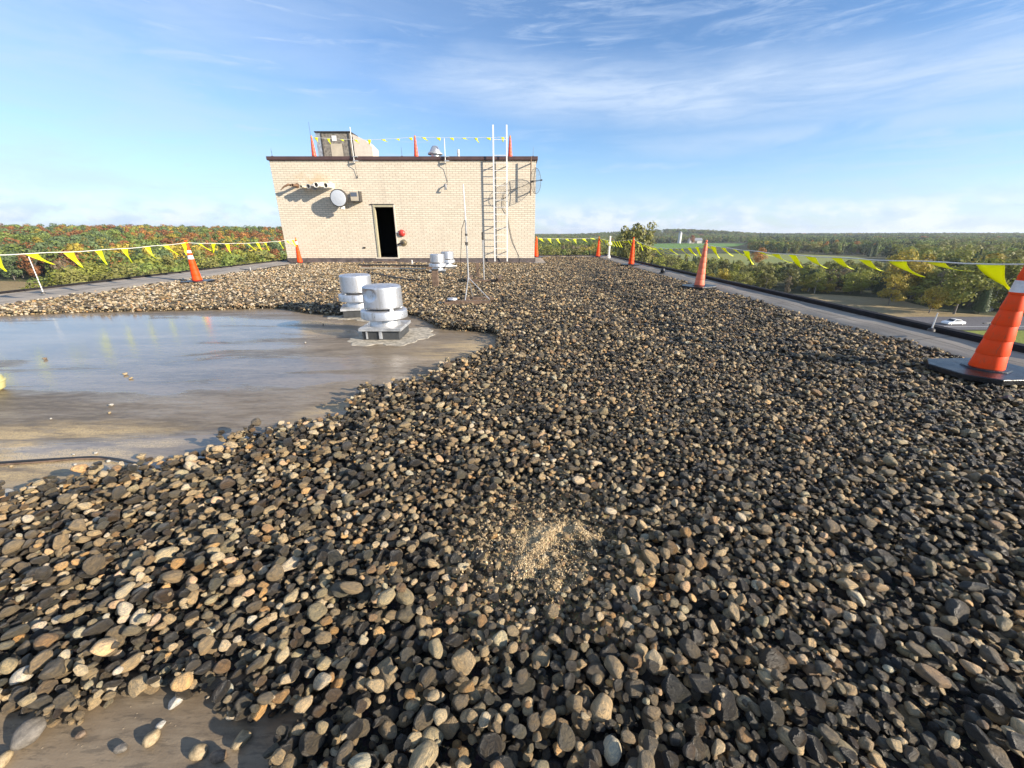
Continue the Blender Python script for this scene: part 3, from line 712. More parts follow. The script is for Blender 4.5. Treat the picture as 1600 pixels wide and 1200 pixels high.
for k, (px, py, L, c, lab) in enumerate([
    (50, 1152, 0.036, 'grey', 'large dark grey stone with a pale edge at the bottom left corner'), (192, 1172, 0.018, 'grey', 'narrow grey stone standing alone near the bottom edge'),
    (238, 1158, 0.022, 'tan', 'tan brown stone on the bare patch with a small white stone behind it'), (252, 1135, 0.013, 'pale', 'small white stone on the bare patch at the bottom left'),
    (312, 1178, 0.023, 'tan', 'speckled tan stone at the bottom edge, right of the white stone'), (345, 1185, 0.020, 'brown', 'brown stone at the bottom edge beside the speckled tan stone'),
    (8, 1192, 0.02, 'tan', 'tan stone half cut off by the bottom left corner'), (378, 1160, 0.024, 'tan', 'smooth yellow tan stone at the right side of the bare patch'),
    (128, 1150, 0.014, 'brown', 'dark brown pebble touching the edge of the bottom left gravel'), (275, 1100, 0.020, 'pale', 'pale flat stone at the upper edge of the bottom left bare patch'),
    (218, 1080, 0.012, 'pale', 'little pinkish white pebble at the upper edge of the bottom left bare patch'),
    (12, 780, 0.045, 'pale', 'white flat stone at the left edge below the cable'),
    (174, 634, 0.018, 'pale', 'small cream pebble alone in the middle of the wet sheet'), (70, 562, 0.022, 'brown', 'brown pebble in the puddle near the left edge'),
    (196, 586, 0.02, 'tan', 'pair of tan pebbles at the near edge of the puddle'), (205, 592, 0.018, 'tan', 'pair of tan pebbles at the near edge of the puddle'),
    (171, 646, 0.013, 'tan', 'tiny tan pebble just below the cream pebble on the wet sheet'),
    (195, 738, 0.034, 'tan', 'angular tan stone beside the end of the cable'), (222, 716, 0.03, 'tan', 'flat tan stone lying just above the cable end'),
    (170, 722, 0.014, 'pale', 'small grey white pebble touching the cable'), (172, 736, 0.015, 'pale', 'small white pebble below the cable bend'),
    (18, 730, 0.011, 'tan', 'tiny tan pebble below the cable near the left edge'), (115, 711, 0.010, 'pale', 'tiny white pebble above the cable'),
    (150, 709, 0.011, 'pale', 'tiny white flat pebble above the cable bend'), (80, 655, 0.009, 'pale', 'tiny white pebble in the sandy streak'),
    (118, 727, 0.011, 'pale', 'tiny pale pebble below the middle of the cable'), (477, 536, 0.014, 'pale', 'small pale pebble left of the nearest roof fan'),
    (505, 508, 0.016, 'brown', 'dark pebble on the damp sheet between the fans and the puddle'), (700, 560, 0.014, 'tan', 'small tan pebble on the sheet right of the fan reflection'),
    (600, 622, 0.02, 'tan', 'tan pebble lying just off the gravel edge below the fan')]):
    lone(px, py, L, ST[c], k * 5 + 3, lab)

# ------------------------------------------------------------------ penthouse
PY = 19.2; PL, PR = -10.36, 1.03; PT = 4.18
ph = thing('brick_penthouse', 'cream brick rooftop plant room with open doorway and brown roof edge', 'building', (0, 0, 0))
DL, DR, DB, DT = -6.16, -5.20, 0.22, 2.44
b = MB()
b.box(PL, DL, PY, PY + 0.3, 0.0, PT); b.box(DR, PR, PY, PY + 0.3, 0.0, PT); b.box(DL, DR, PY, PY + 0.3, DT, PT); b.box(DL, DR, PY, PY + 0.3, 0, DB)
b.box(PL, PL + 0.3, PY + 0.3, 26.9, 0.0, PT); b.box(PR - 0.3, PR, PY + 0.3, 24.3, 0.0, PT); b.box(PL + 0.3, PR, 24.3, 24.59, 0, PT)
b.build('wall', M['brick'], ph, 0)
b = MB(); b.box(PL + 0.3, PR - 0.3, PY + 0.3, 24.3, PT - 0.25, PT - 0.05); b.build('roof', M['flash'], ph, 0)
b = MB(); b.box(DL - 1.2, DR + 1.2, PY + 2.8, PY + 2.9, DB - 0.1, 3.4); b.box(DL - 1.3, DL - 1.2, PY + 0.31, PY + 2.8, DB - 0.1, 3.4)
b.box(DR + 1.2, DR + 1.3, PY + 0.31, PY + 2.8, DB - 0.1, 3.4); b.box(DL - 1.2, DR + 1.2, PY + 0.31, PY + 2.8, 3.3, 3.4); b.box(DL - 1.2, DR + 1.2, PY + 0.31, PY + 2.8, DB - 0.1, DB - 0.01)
b.build('inner_room', M['room_shade'], ph, 0)
b = MB(); b.box(PL - 0.07, PR + 0.07, PY - 0.07, PY + 0.33, PT, PT + 0.135); b.box(PL - 0.055, PR + 0.055, PY - 0.055, PY + 0.02, PT - 0.02, PT)
b.box(PL - 0.07, PL + 0.3, PY + 0.33, 24.66, PT, PT + 0.135); b.box(PR - 0.3, PR + 0.07, PY + 0.33, 24.66, PT, PT + 0.135)
b.build('fascia', M['brown_trim'], ph, 0, bevel=0.01)
b = MB(); b.box(PL - 0.04, PR + 0.04, PY - 0.045, PY - 0.003, 0.12, 0.2); b.box(PL - 0.03, PR + 0.03, PY - 0.06, PY - 0.004, -0.06, 0.125)
b.add([(PL - .03, PY - .06, .05), (PR + .03, PY - .06, .05), (PR + .03, PY - .25, -.04), (PL - .03, PY - .25, -.04)], [(0, 3, 2, 1)])
b.box(PR + 0.003, PR + 0.05, PY, 24.5, -0.06, 0.2); b.build('base_flashing', M['flash'], ph, 0)
df = MB(); df.box(DL, DL + 0.07, PY - 0.03, PY + 0.16, DB, DT); df.box(DL + 0.07, DR - 0.05, PY - 0.02, PY + 0.14, DT - 0.09, DT); d_o = df.build('door_frame', M['frame'], ph, 0)
df = MB(); df.box(DR - 0.05, DR, PY - 0.03, PY + 0.2, DB, DT); df.box(DL - 0.1, DR + 0.02, PY - 0.06, PY + 0.2, DB - 0.05, DB); df.build('door_trim', M['jamb'], ph, 0)
b = MB(); b.box(DL - 0.1, DR - 0.02, PY - 0.035, PY - 0.005, DT + 0.003, DT + 0.04); b.build('lintel', M['dark_metal'], ph, 0)
b = MB(); b.box(-4.9 - 1.9, -6.7, PY - 0.03, PY, 0.62, 0.68); b.build('wall_plug', M['dark_metal'], ph, 0)

# pipe outlets through the wall
pipes = [(-9.34, 3.20, 0.05, 0.42, 'rust'), (-8.98, 3.14, 0.06, 0.45, 'beige'), (-8.62, 3.15, 0.08, 0.55, 'grey_pole'), (-8.26, 3.20, 0.095, 0.60, 'white_pvc'), (-7.86, 3.18, 0.095, 0.60, 'white_pvc')]
labs = ['thin rusty flue pipe with a curved tip, leftmost in the row of wall pipes', 'short beige pipe end second from the left in the row of wall pipes', 'grey pipe end in the middle of the row of wall pipes',
        'white pipe end second from the right in the row of wall pipes', 'white pipe end nearest the round dish in the row of wall pipes']
for (x, z, r, ln, m), lab in zip(pipes, labs):
    t = thing('wall_pipe', lab, 'pipe', (x, PY, z), 'pipe outlets on the plant room wall')
    b = MB(); b.lathe([(r, 0.0), (r, ln - 0.07), (r + 0.012, ln - 0.065), (r + 0.012, ln), (r - 0.012, ln), (r - 0.012, 0.05)], 24, (0, 0, 0), (0.0, -1, -0.05)); b.build('pipe', M[m], t)
    b = MB(); b.lathe([(r * 0.85, 0.0), (r * 0.85, 0.02), (0, 0.021)], 20, (0, -ln + 0.10, 0), (0, -1, 0)); b.build('bore_shade', M['dark_metal'], t)  # dark disc added for the shade inside the pipe mouth
    b = MB(); b.lathe([(r + 0.05, 0.002), (r + 0.05, 0.012), (r, 0.014)], 24, (0, 0, 0), (0, -1, 0)); b.build('wall_collar', M[m], t)
    if m == 'rust':
        b = MB(); b.tube([(-0.05, -0.3, -0.02), (-0.2, -0.4, -0.0), (-0.38, -0.45, -0.1), (-0.52, -0.46, -0.22)], [0.05, 0.045, 0.03, 0.015], 8); b.build('curved_tip', M['rust'], t)

# round drum dish
t = thing('round_dish', 'grey round drum dish mounted on the brick wall left of the doorway', 'dish', (-7.42, PY, 2.66))
ax = Vector((0.03, -1.0, -0.14)).normalized(); cc = Vector((-0.02, -0.42, 0.02))
b = MB(); b.lathe([(0.30, -0.18), (0.345, -0.12), (0.35, 0.08), (0.335, 0.09), (0.325, 0.085)], 40, cc, ax); b.build('drum', M['dark_metal'], t)
b = MB(); b.lathe([(0.325, 0.07), (0.31, 0.105), (0.2, 0.118), (0.0, 0.122)], 40, cc, ax); b.build('cover', M['dish'], t)
b = MB(); b.tube([(0.05, 0, 0), (0.02, -0.2, 0), tuple(cc - ax * 0.18)], 0.05, 10); b.box(-0.06, 0.16, -0.03, 0, -0.16, 0.16); b.build('bracket', M['galv'], t)
b = MB(); b.box(0.0, 0.14, -0.42, -0.30, -0.42, -0.30); b.build('feed_box', M['white_metal'], t, 0, bevel=0.01)
# flood light box
t = thing('wall_light', 'square bronze wall light between the round dish and the doorway', 'light', (-6.80, PY, 2.76))
b = MB(); b.box(-0.19, 0.19, -0.30, -0.02, -0.19, 0.19); b.build('housing', M['beige'], t, 0, bevel=0.02)
b = MB(); b.box(-0.15, 0.11, -0.308, -0.301, -0.01, 0.15); b.build('lens', M['lens'], t, 0)
b = MB(); b.box(0.19, 0.215, -0.31, -0.0, -0.2, 0.2); b.box(-0.17, 0.19, -0.31, -0.01, -0.215, -0.192); b.build('rim', M['dark_metal'], t, 0)
b = MB(); b.box(-0.06, 0.06, -0.02, 0, -0.06, 0.06); b.build('wall_plate', M['galv'], t, 0)
# alarm bell and brass outlet
t = thing('alarm_bell', 'red round fire bell beside the open doorway', 'bell', (-4.97, PY, 1.27))
b = MB(); b.lathe([(0.0, 0.13), (0.06, 0.125), (0.115, 0.10), (0.145, 0.05), (0.152, 0.035), (0.152, 0.025), (0.135, 0.03)], 32, (0, 0, 0), (0, -1, 0)); b.build('gong', M['red'], t)
b = MB(); b.lathe([(0.1, 0.0), (0.1, 0.06), (0.0, 0.06)], 20, (0, 0, 0), (0, -1, 0)); b.tube([(-0.28, -0.03, 0.02), (-0.1, -0.03, 0.02)], 0.025, 8); b.build('back_box', M['galv'], t)
t = thing('pipe_outlet', 'grey brass hose outlet with round plate below the red bell', 'outlet', (-4.93, PY, 0.86))
b = MB(); b.lathe([(0.145, 0.0), (0.145, 0.02), (0.09, 0.03), (0.075, 0.09)], 28, (0, 0, 0), (0, -1, 0)); b.build('wall_plate', M['brass'], t)
b = MB(); b.tube([(0, -0.03, 0), (-0.02, -0.2, 0)], [0.06, 0.055], 14); b.tube([(-0.28, -0.06, -0.06), (-0.02, -0.10, 0)], 0.022, 8); b.build('nozzle', M['dark_metal'], t)

# fixed ladder
t = thing('roof_ladder', 'white fixed ladder rising past the brick wall top', 'ladder', (-0.50, PY - 0.24, 0))
for s in (-1, 1):
    b = MB(); b.box(s * 0.28 - 0.03, s * 0.28 + 0.03, -0.012, 0.012, 0.06, 5.42); b.build('rail', M['white_metal'], t, 0, bevel=0.004)
for k in range(17):
    z = 0.33 + k * 0.285
    if k == 15: continue
    b = MB(); b.tube([(-0.25, 0, z), (0.25, 0, z)], 0.0125, 8); b.build('rung', M['white_metal'], t)
for z in (0.5, 1.55, 2.75, 3.95):
    for s in (-1, 1):
        b = MB(); b.obox((s * 0.28, 0.12, z), (0.005, 0, 0), (0, 0.12, 0), (0, 0, 0.02)); b.build('standoff', M['white_metal'], t, 0)
for s in (-1, 1):
    b = MB(); b.tube([(s * 0.28, 0, 5.35), (s * 0.28 - 0.02, 0.5, 5.3), (s * 0.28 - 0.02, 0.62, 5.1), (s * 0.28 - 0.02, 0.62, 4.3)], 0.016, 8); b.build('grab_bar', M['white_metal'], t)

# mesh grid antenna on a corner mast
t = thing('grid_antenna', 'wire grid antenna on a rusty mast at the right corner of the brick wall', 'antenna', (0.80, PY - 0.28, 0))
b = MB(); b.tube([(0, 0, 2.78), (0, 0, 4.28)], 0.024, 10); b.build('mast', M['rust'], t)
for z in (2.95, 4.05):
    b = MB(); b.obox((0, 0.14, z), (0.015, 0, 0), (0, 0.14, 0), (0, 0, 0.02)); b.build('mast_bracket', M['dark_metal'], t, 0)
ga = Vector((0.80, -0.58, 0.05)).normalized(); gu = Vector((0, 0, 1)); gs = ga.cross(gu).normalized()
c0 = Vector((0.12, -0.18, 3.32)); b = MB()
def gp(u, v): return c0 + gs * u + gu * v + ga * (0.55 * (u * u * 1.2 + v * v * 0.8))
for k in range(-10, 11):
    v = k * 0.046; hw = 0.40 * math.sqrt(max(0, 1 - (v / 0.49) ** 2))
    if hw > 0.02: b.tube([gp(u, v) for u in np.linspace(-hw, hw, 9)], 0.0055, 5)
b.tube([gp(0.40 * math.cos(a), 0.49 * math.sin(a)) for a in np.linspace(0, 2 * math.pi, 29)], 0.008, 5)
b.tube([gp(0, v) for v in np.linspace(-0.48, 0.48, 9)], 0.012, 6)
b.build('grid_reflector', M['dark_metal'], t)
b = MB(); b.tube([gp(0, 0), gp(0, 0) + ga * 0.34], 0.014, 6); b.tube([gp(0, 0) + ga * 0.34, gp(0, 0) + ga * 0.42], 0.03, 8); b.build('feed_arm', M['dark_metal'], t)
b = MB(); b.obox((0.06, -0.09, 3.32), (0.07, -0.10, 0), (0.02, 0.014, 0), (0, 0, 0.035)); b.build('clamp', M['dark_metal'], t, 0)

# two short whip masts clamped to the roof edge
def whip(px_x, topz, botz, lab, hook):
    t = thing('whip_mast', lab, 'antenna', (px_x, PY - 0.14, PT))
    b = MB(); b.tube([(0, 0, -0.12), (0, 0, topz - PT)], 0.016, 8); b.build('mast', M['white_metal'], t)
    b = MB(); b.box(-0.035, 0.16, -0.02, 0.065, -0.07, -0.03); b.build('clamp', M['galv'], t, 0)
    b = MB(); b.box(-0.035, 0.16, -0.02, 0.065, 0.09, 0.12); b.build('clamp', M['galv'], t, 0)
    b = MB(); b.tube([(0, -0.01, -0.1), (0.01, 0.08, -0.3), (0.02, 0.12, -0.7), (0.04, 0.125, botz - PT)], 0.008, 6)
    if hook: b.tube([(0.04, 0.125, botz - PT), (0.03, 0.06, botz - PT - 0.05), (0.04, 0.13, botz - PT - 0.1)], 0.008, 6)
    b.build('lead', M['cable_grey'], t)
whip(W(553, 235, PY)[0] - 0.0, 5.36, 3.6, 'white mast clamped to the roof edge in front of the dusty cooling unit', True)
whip(W(696, 240, PY)[0], 4.95, 3.35, 'thin white mast clamped to the roof edge right of the round vent', True)
t = thing('wall_bracket', 'small galvanised hook bracket on the brick wall below the thin mast', 'bracket', (-2.88, PY, 3.1))
b = MB(); b.box(-0.05, 0.05, -0.01, 0, -0.06, 0.16); b.build('plate', M['galv'], t, 0)
b = MB(); b.tube([(0, -0.01, 0.12), (0.01, -0.14, 0.10), (0.03, -0.2, 0.0), (0.04, -0.14, -0.06)], 0.03, 8); b.build('hook', M['grey_pole'], t)

# things on the penthouse roof
RT = PT + 0.0
t = thing('cooling_unit', 'tall dusty metal cooling unit on the plant room roof', 'cooling unit', (-7.80, 20.9, RT))
b = MB(); b.box(-1.12, 0.42, 0.0, 0.9, 0.0, 1.36); b.build('cabinet', M['dusty'], t, 0, bevel=0.02)
b = MB(); b.box(-0.52, 0.0, -0.012, -0.001, 0.05, 0.92); b.build('side_panel', M['beige'], t, 0)
b = MB(); b.box(-0.42, -0.2, -0.022, -0.013, 1.02, 1.24); b.build('notice', M['paper'], t, 0)
b = MB(); b.box(-1.14, -0.9, -0.02, -0.001, 0, 1.35); b.build('corner_panel', M['galv'], t, 0)
b = MB(); b.box(-1.17, 0.47, -0.05, 0.95, 1.36, 1.41); b.box(-0.92, -0.86, -0.03, -0.001, 0, 1.36); b.box(0.34, 0.4, -0.03, -0.001, 0, 1.36); b.build('frame', M['dark_metal'], t, 0)
t = thing('duct_box', 'cream sheet metal duct box with sloping top right of the cooling unit', 'duct', (-7.27, 20.9, RT))
b = MB(); b.add([(0, 0, 0), (0.85, 0, 0), (0.85, 0, 0.80), (0.6, 0, 1.05), (0.0, 0, 1.30), (0, 0.9, 0), (0.85, 0.9, 0), (0.85, 0.9, 0.80), (0.6, 0.9, 1.05), (0, 0.9, 1.30)],
                [(0, 1, 2, 3, 4), (9, 8, 7, 6, 5), (0, 5, 6, 1), (1, 6, 7, 2), (2, 7, 8, 3), (3, 8, 9, 4), (4, 9, 5, 0)]); b.build('duct', M['jamb'], t, 0, bevel=0.01)
b = MB(); b.add([(0.85, 0.05, 0), (1.4, 0.05, 0), (1.4, 0.05, 0.14), (0.85, 0.05, 0.42), (0.85, 0.8, 0), (1.4, 0.8, 0), (1.4, 0.8, 0.14), (0.85, 0.8, 0.42)],
                [(0, 1, 2, 3), (7, 6, 5, 4), (1, 5, 6, 2), (2, 6, 7, 3), (0, 4, 5, 1), (3, 7, 4, 0)]); b.build('hood', M['beige'], t, 0)
b = MB(); b.lathe([(0.05, 0.0), (0.05, 0.24), (0.0, 0.24)], 12, (1.25, 0.4, 0.0)); b.build('cap_pipe', M['dark_metal'], t)
t = thing('roof_vent', 'silver cone topped roof vent on the plant room roof', 'vent', (-3.46, 20.4, RT + 0.2))
b = MB(); b.lathe([(0.2, -0.2), (0.2, 0.2), (0.28, 0.2)], 28); b.build('neck', M['alu'], t)
b = MB(); b.lathe([(0.30, 0.19), (0.33, 0.2), (0.33, 0.25), (0.26, 0.29)], 28); b.build('skirt', M['galv'], t)
b = MB(); b.lathe([(0.25, 0.29), (0.23, 0.36), (0.13, 0.52), (0.10, 0.54), (0.0, 0.545)], 28); b.build('cowl', M['alu'], t)
t = thing('vent_pipe', 'short white vent pipe standing on the plant room roof', 'pipe', (W(716, 235, 20.3)[0], 20.3, RT))
b = MB(); b.lathe([(0.055, 0.0), (0.055, 0.58), (0.045, 0.58), (0.045, 0.4)], 18); b.build('pipe', M['white_pvc'], t)
b = MB(); b.lathe([(0.11, 0.0), (0.09, 0.06), (0.056, 0.12)], 18); b.build('flashing', M['galv'], t)
rods = [(425.0, 238, PT + 0.3, 'far left end of the brown roof edge'), (430, 236, PT + .2, ''), (628, 232, PT + .36, 'between the cooling unit and the middle cone'), (833, 232, PT + .34, 'right end of the brown roof edge'), (490, 195, 5.45, 'behind the left rooftop cone')]
for px, py, tz, lab in rods:
    if not lab: continue
    x = W(px, 242, PY + 0.15)[0]; x = max(x, PL + 0.05); x = min(x, PR - 0.03)
    t = thing('lightning_rod', 'thin lightning rod at the ' + lab if 'end' in lab else 'thin lightning rod ' + lab + ' on the roof edge', 'lightning rod', (x, PY + 0.15, PT + 0.16), 'lightning rods')
    b = MB(); b.tube([(0, 0, 0), (0, 0, max(0.25, tz - PT - 0.0))], [0.009, 0.005], 6); b.build('rod', M['dark_metal'], t)
    b = MB(); b.box(-0.03, 0.03, -0.03, 0.03, 0, 0.02); b.build('foot', M['dark_metal'], t, 0)
for (px, py, px2, py2, z0, lab) in ((68, 458, 48, 401, 0.06, 'pale slender lightning rod on the left roof edge near the picture edge'), (1455, 516, 1463, 489, 0.12, 'pale lightning rod on the right roof edge left of the nearest cone'),
                                    (392, 424, 392, 417, 0.05, 'stubby lightning rod with a white cap on the left roof edge')):
    p = G(px, py, z0); q = W(px2, py2, p[1])
    t = thing('lightning_rod', lab, 'lightning rod', p, 'lightning rods')
    b = MB(); b.tube([(0, 0, 0), (0, 0, q[2] - z0)], [0.009, 0.006], 6); b.build('rod', M['white_metal'], t)
    b = MB(); b.lathe([(0.04, -0.01), (0.035, 0.015), (0.012, 0.03)], 12); b.build('foot', M['dark_metal'], t)
# left whip standing behind the corner
p = W(437, 362, 24.4)
t = thing('whip_mast', 'thin dark whip antenna rising beyond the left corner of the brick wall', 'antenna', (-10.72, 20.6, 0.03))
b = MB(); b.tube([(0, 0, 0), (0, 0, 1.0), (-0.02, 0, 3.15)], [0.016, 0.012, 0.006], 6); b.build('mast', M['grey_pole'], t)
b = MB(); b.lathe([(0.12, 0), (0.1, 0.04), (0.03, 0.06)], 12); b.build('foot', M['dark_metal'], t)

# ------------------------------------------------------------------ roof fans
def dent(v):
    d = (Vector((v.x, v.y, 0)).normalized() - Vector((-0.45, -0.89, 0)).normalized()).length
    if 0.44 < v.z < 0.66 and v.length > 0.1:
        k = max(0, 1 - (d / 0.46) ** 2 - ((v.z - 0.58 + 0.05 * v.x) / 0.09) ** 2)
        if k > 0: k = min(1, k * 1.9) * (0.75 + 0.5 * (v.z - 0.5) / 0.16); v = v * 1.0; v.x *= 1 - 0.10 * k; v.y *= 1 - 0.10 * k
    return v
def fan(loc, lab, dented, s=1.0, rz=0.0):
    t = thing('roof_fan', lab, 'roof fan', (loc[0], loc[1], MZ), 'spun aluminium roof fans', rz)
    t.scale = (s, s, s)
    b = MB(); b.box(-0.245, 0.245, -0.245, 0.245, 0.0, 0.15); b.build('curb', M['curb'], t, 0, bevel=0.006)
    b = MB(); b.box(-0.275, 0.275, -0.275, 0.275, 0.15, 0.162); b.box(-0.277, 0.277, -0.277, 0.277, 0.125, 0.149); b.build('curb_cap', M['galv'], t, 0, bevel=0.003)
    b = MB(); b.lathe([(0.20, 0.162), (0.198, 0.20), (0.185, 0.23), (0.19, 0.262)], 48); b.build('neck', M['alu'], t)
    b = MB(); b.lathe([(0.19, 0.258), (0.286, 0.260), (0.296, 0.262), (0.302, 0.268), (0.302, 0.348), (0.296, 0.364), (0.278, 0.374), (0.19, 0.376), (0.0, 0.374)], 56); b.build('wind_band', M['alu'], t)
    zs = [0.405, 0.412] + list(np.linspace(0.43, 0.66, 26))
    prof = [(0.20, 0.425), (0.244, 0.425), (0.25, 0.405)] + [(0.252 - 0.004 * (z - 0.41) / 0.25, z) for z in zs[1:]] + [(0.240, 0.672), (0.22, 0.682), (0.1, 0.690), (0, 0.692)]
    b = MB(); b.lathe(prof, 96, squash=dent if dented else None); b.build('cap', M['alu'], t, 40)
    for k in range(4):
        a = R(40 + 90 * k)
        b = MB(); b.obox((0.235 * math.cos(a), 0.235 * math.sin(a), 0.395), (0.014 * math.cos(a), 0.014 * math.sin(a), 0), (-0.022 * math.sin(a), 0.022 * math.cos(a), 0), (0, 0, 0.024)); b.build('bracket', M['galv'], t, 0)
    for k in range(10):
        b = MB(); a = 2 * math.pi * k / 10 + 0.2; b.lathe([(0.007, 0), (0.005, 0.005), (0, 0.006)], 8, (0.298 * math.cos(a), 0.298 * math.sin(a), 0.318), (math.cos(a), math.sin(a), 0)); b.build('rivet', M['dark_metal'], t)
    return t
f1 = fan((-1.72, 5.34), 'nearest silver roof fan with a dent in its drum, on the bare sheet', True)
f2 = fan((-2.62, 6.82), 'silver roof fan just behind the dented one', False, 1.0, 0.3)
f3 = fan((-2.56, 14.2), 'left one of the two distant silver roof fans near the plant room', False, 0.98, 0.1)
f4 = fan((-2.52, 16.2), 'right one of the two distant silver roof fans near the plant room', False, 0.98, 0.6)
b = MB(); b.box(-0.02, 0.02, -0.262, -0.248, 0.02, 0.125); b.box(-0.19, -0.17, -0.262, -0.248, 0.02, 0.14); b.build('conduit', M['galv'], f1, 0)
# dried ring of silt and patched sheet round the near fans
def ring(name, cx, cy, sc, seed, par_label):
    r = random.Random(seed); n = 72; vs = []; fs = []
    for i in range(n):
        a = 2 * math.pi * i / n; sq = 1 / max(abs(math.cos(a)), abs(math.sin(a)))
        ri = 0.30 * min(sq, 1.25); ro = sc * (0.44 + 0.05 * math.sin(3 * a + seed) + 0.03 * math.sin(7 * a + 2) + 0.018 * math.sin(17 * a) + 0.012 * r.random()) * min(sq, 1.18)
        if math.cos(a) > 0.2: ro *= 1.22
        vs += [(cx + ri * 0.8 * math.cos(a), cy + ri * 0.8 * math.sin(a), MZ + 0.006), (cx + ro * math.cos(a), cy + ro * math.sin(a), MZ + 0.005), (cx + (ro + 0.01) * math.cos(a), cy + (ro + 0.01) * math.sin(a), MZ + 0.0005)]
    for i in range(n):
        j = (i + 1) % n
        for k in (0, 1): fs.append((3 * i + k, 3 * i + k + 1, 3 * j + k + 1, 3 * j + k))
    b = MB(); b.add(vs, fs); o = b.build(name, M['crust'], smooth=0); tag(o, par_label, 'patch', kind=None)
ring('sealant_patch', -1.72, 5.34, 1.0, 1, 'pale crusted sealant patch around the nearest roof fan')
ring('sealant_patch', -2.62, 6.82, 0.92, 4, 'pale crusted sealant patch around the second roof fan')

# ------------------------------------------------------------------ cones
def cone(loc, lab, body, bands=(), lean=0.0, rz=0.0, basez=0.0, cap=None):
    t = thing('traffic_cone', lab, 'traffic cone', (loc[0], loc[1], basez), 'tall traffic cones along the roof edge', rz)
    t.rotation_euler = (0, lean, rz)
    b = MB(); w = 0.40; c = 0.17
    oc = [(-w + c, -w * 0.8), (w - c, -w * 0.8), (w, -w * 0.8 + c), (w, w * 0.8 - c), (w - c, w * 0.8), (-w + c, w * 0.8), (-w, w * 0.8 - c), (-w, -w * 0.8 + c)]
    b.prism(oc, -0.02, 0.035); b.build('base', M['rubber'], t, 0, bevel=0.008)
    b = MB(); b.lathe([(0.17, 0.036), (0.16, 0.046), (0.12, 0.05)], 8); b.build('base_collar', M['rubber'], t)
    prof = []; z = 0.04; r = 0.117
    for k in range(7):
        h = 0.135; prof += [(r, z), (r + 0.001, z + 0.012), (r - 0.013, z + h - 0.008), (r - 0.017, z + h)]
        z += h; r -= 0.0112
        prof += [(r, z + 0.001)]
    prof += [(r - 0.004, z + 0.03), (0.018, z + 0.035), (0.016, z + 0.055), (0.026, z + 0.06), (0.028, z + 0.085), (0.02, z + 0.10), (0, z + 0.102)]
    bo = MB(); bo.lathe(prof, 28); bo.build('cone_body', M[body], t, 30)
    for z0, z1 in bands:
        def rr(z_):
            k = int((z_ - 0.04) / 0.135); return 0.118 - 0.0112 * k - 0.013 * ((z_ - 0.04) % 0.135) / 0.135
        b = MB(); b.lathe([(rr(z0) + 0.0015, z0), (rr(z1) + 0.0035, z1)], 28); bb = b.build('reflective_band', M['reflective'], t)
    return t
HT = 1.03
cR = G(1540, 585)
cones = {}
cones['R'] = cone((4.45, 3.54), 'bright orange cone on a black rubber base, cut off by the right picture edge', 'orange', ((0.735, 0.835),), rz=0.05, basez=0.035)
cones['c3'] = cone((4.62, 10.02), 'faded pinkish orange cone, second from the right', 'faded', (), rz=0.4, basez=0.02)
cones['c4'] = cone((4.95, 17.2), 'orange cone on the right roof edge wrapped in yellow pennants', 'orange', (), rz=0.2, basez=0.03)
cones['c5'] = cone((4.9, 23.75), 'orange cone at the far right corner of the roof', 'orange', (), rz=0.7, basez=0.01)
cones['c6'] = cone((1.36, 23.45), 'orange cone half hidden just behind the right end of the brick wall', 'orange', (), basez=0.01)
cones['L1'] = cone((-8.72, 11.3), 'orange cone with white reflective bands on the left side of the gravel', 'orange', ((0.60, 0.70), (0.76, 0.83)), lean=R(-1.5), basez=0.0)
cones['L2'] = cone((-9.58, 18.7), 'orange cone with white top band at the left end of the brick wall', 'orange', ((0.80, 0.93),), basez=0.0)
cones['L0'] = None
for nm, px, lab in (('p1', 490, 'red orange cone in front of the cooling unit on the plant room roof'), ('p2', 650, 'red orange cone in the middle of the plant room roof edge'), ('p3', 797, 'red orange cone beside the ladder top on the plant room roof')):
    x = W(px, 238, 19.95)[0]; cones[nm] = cone((x, 19.95), lab, 'red_orange', (), basez=PT - 0.03)

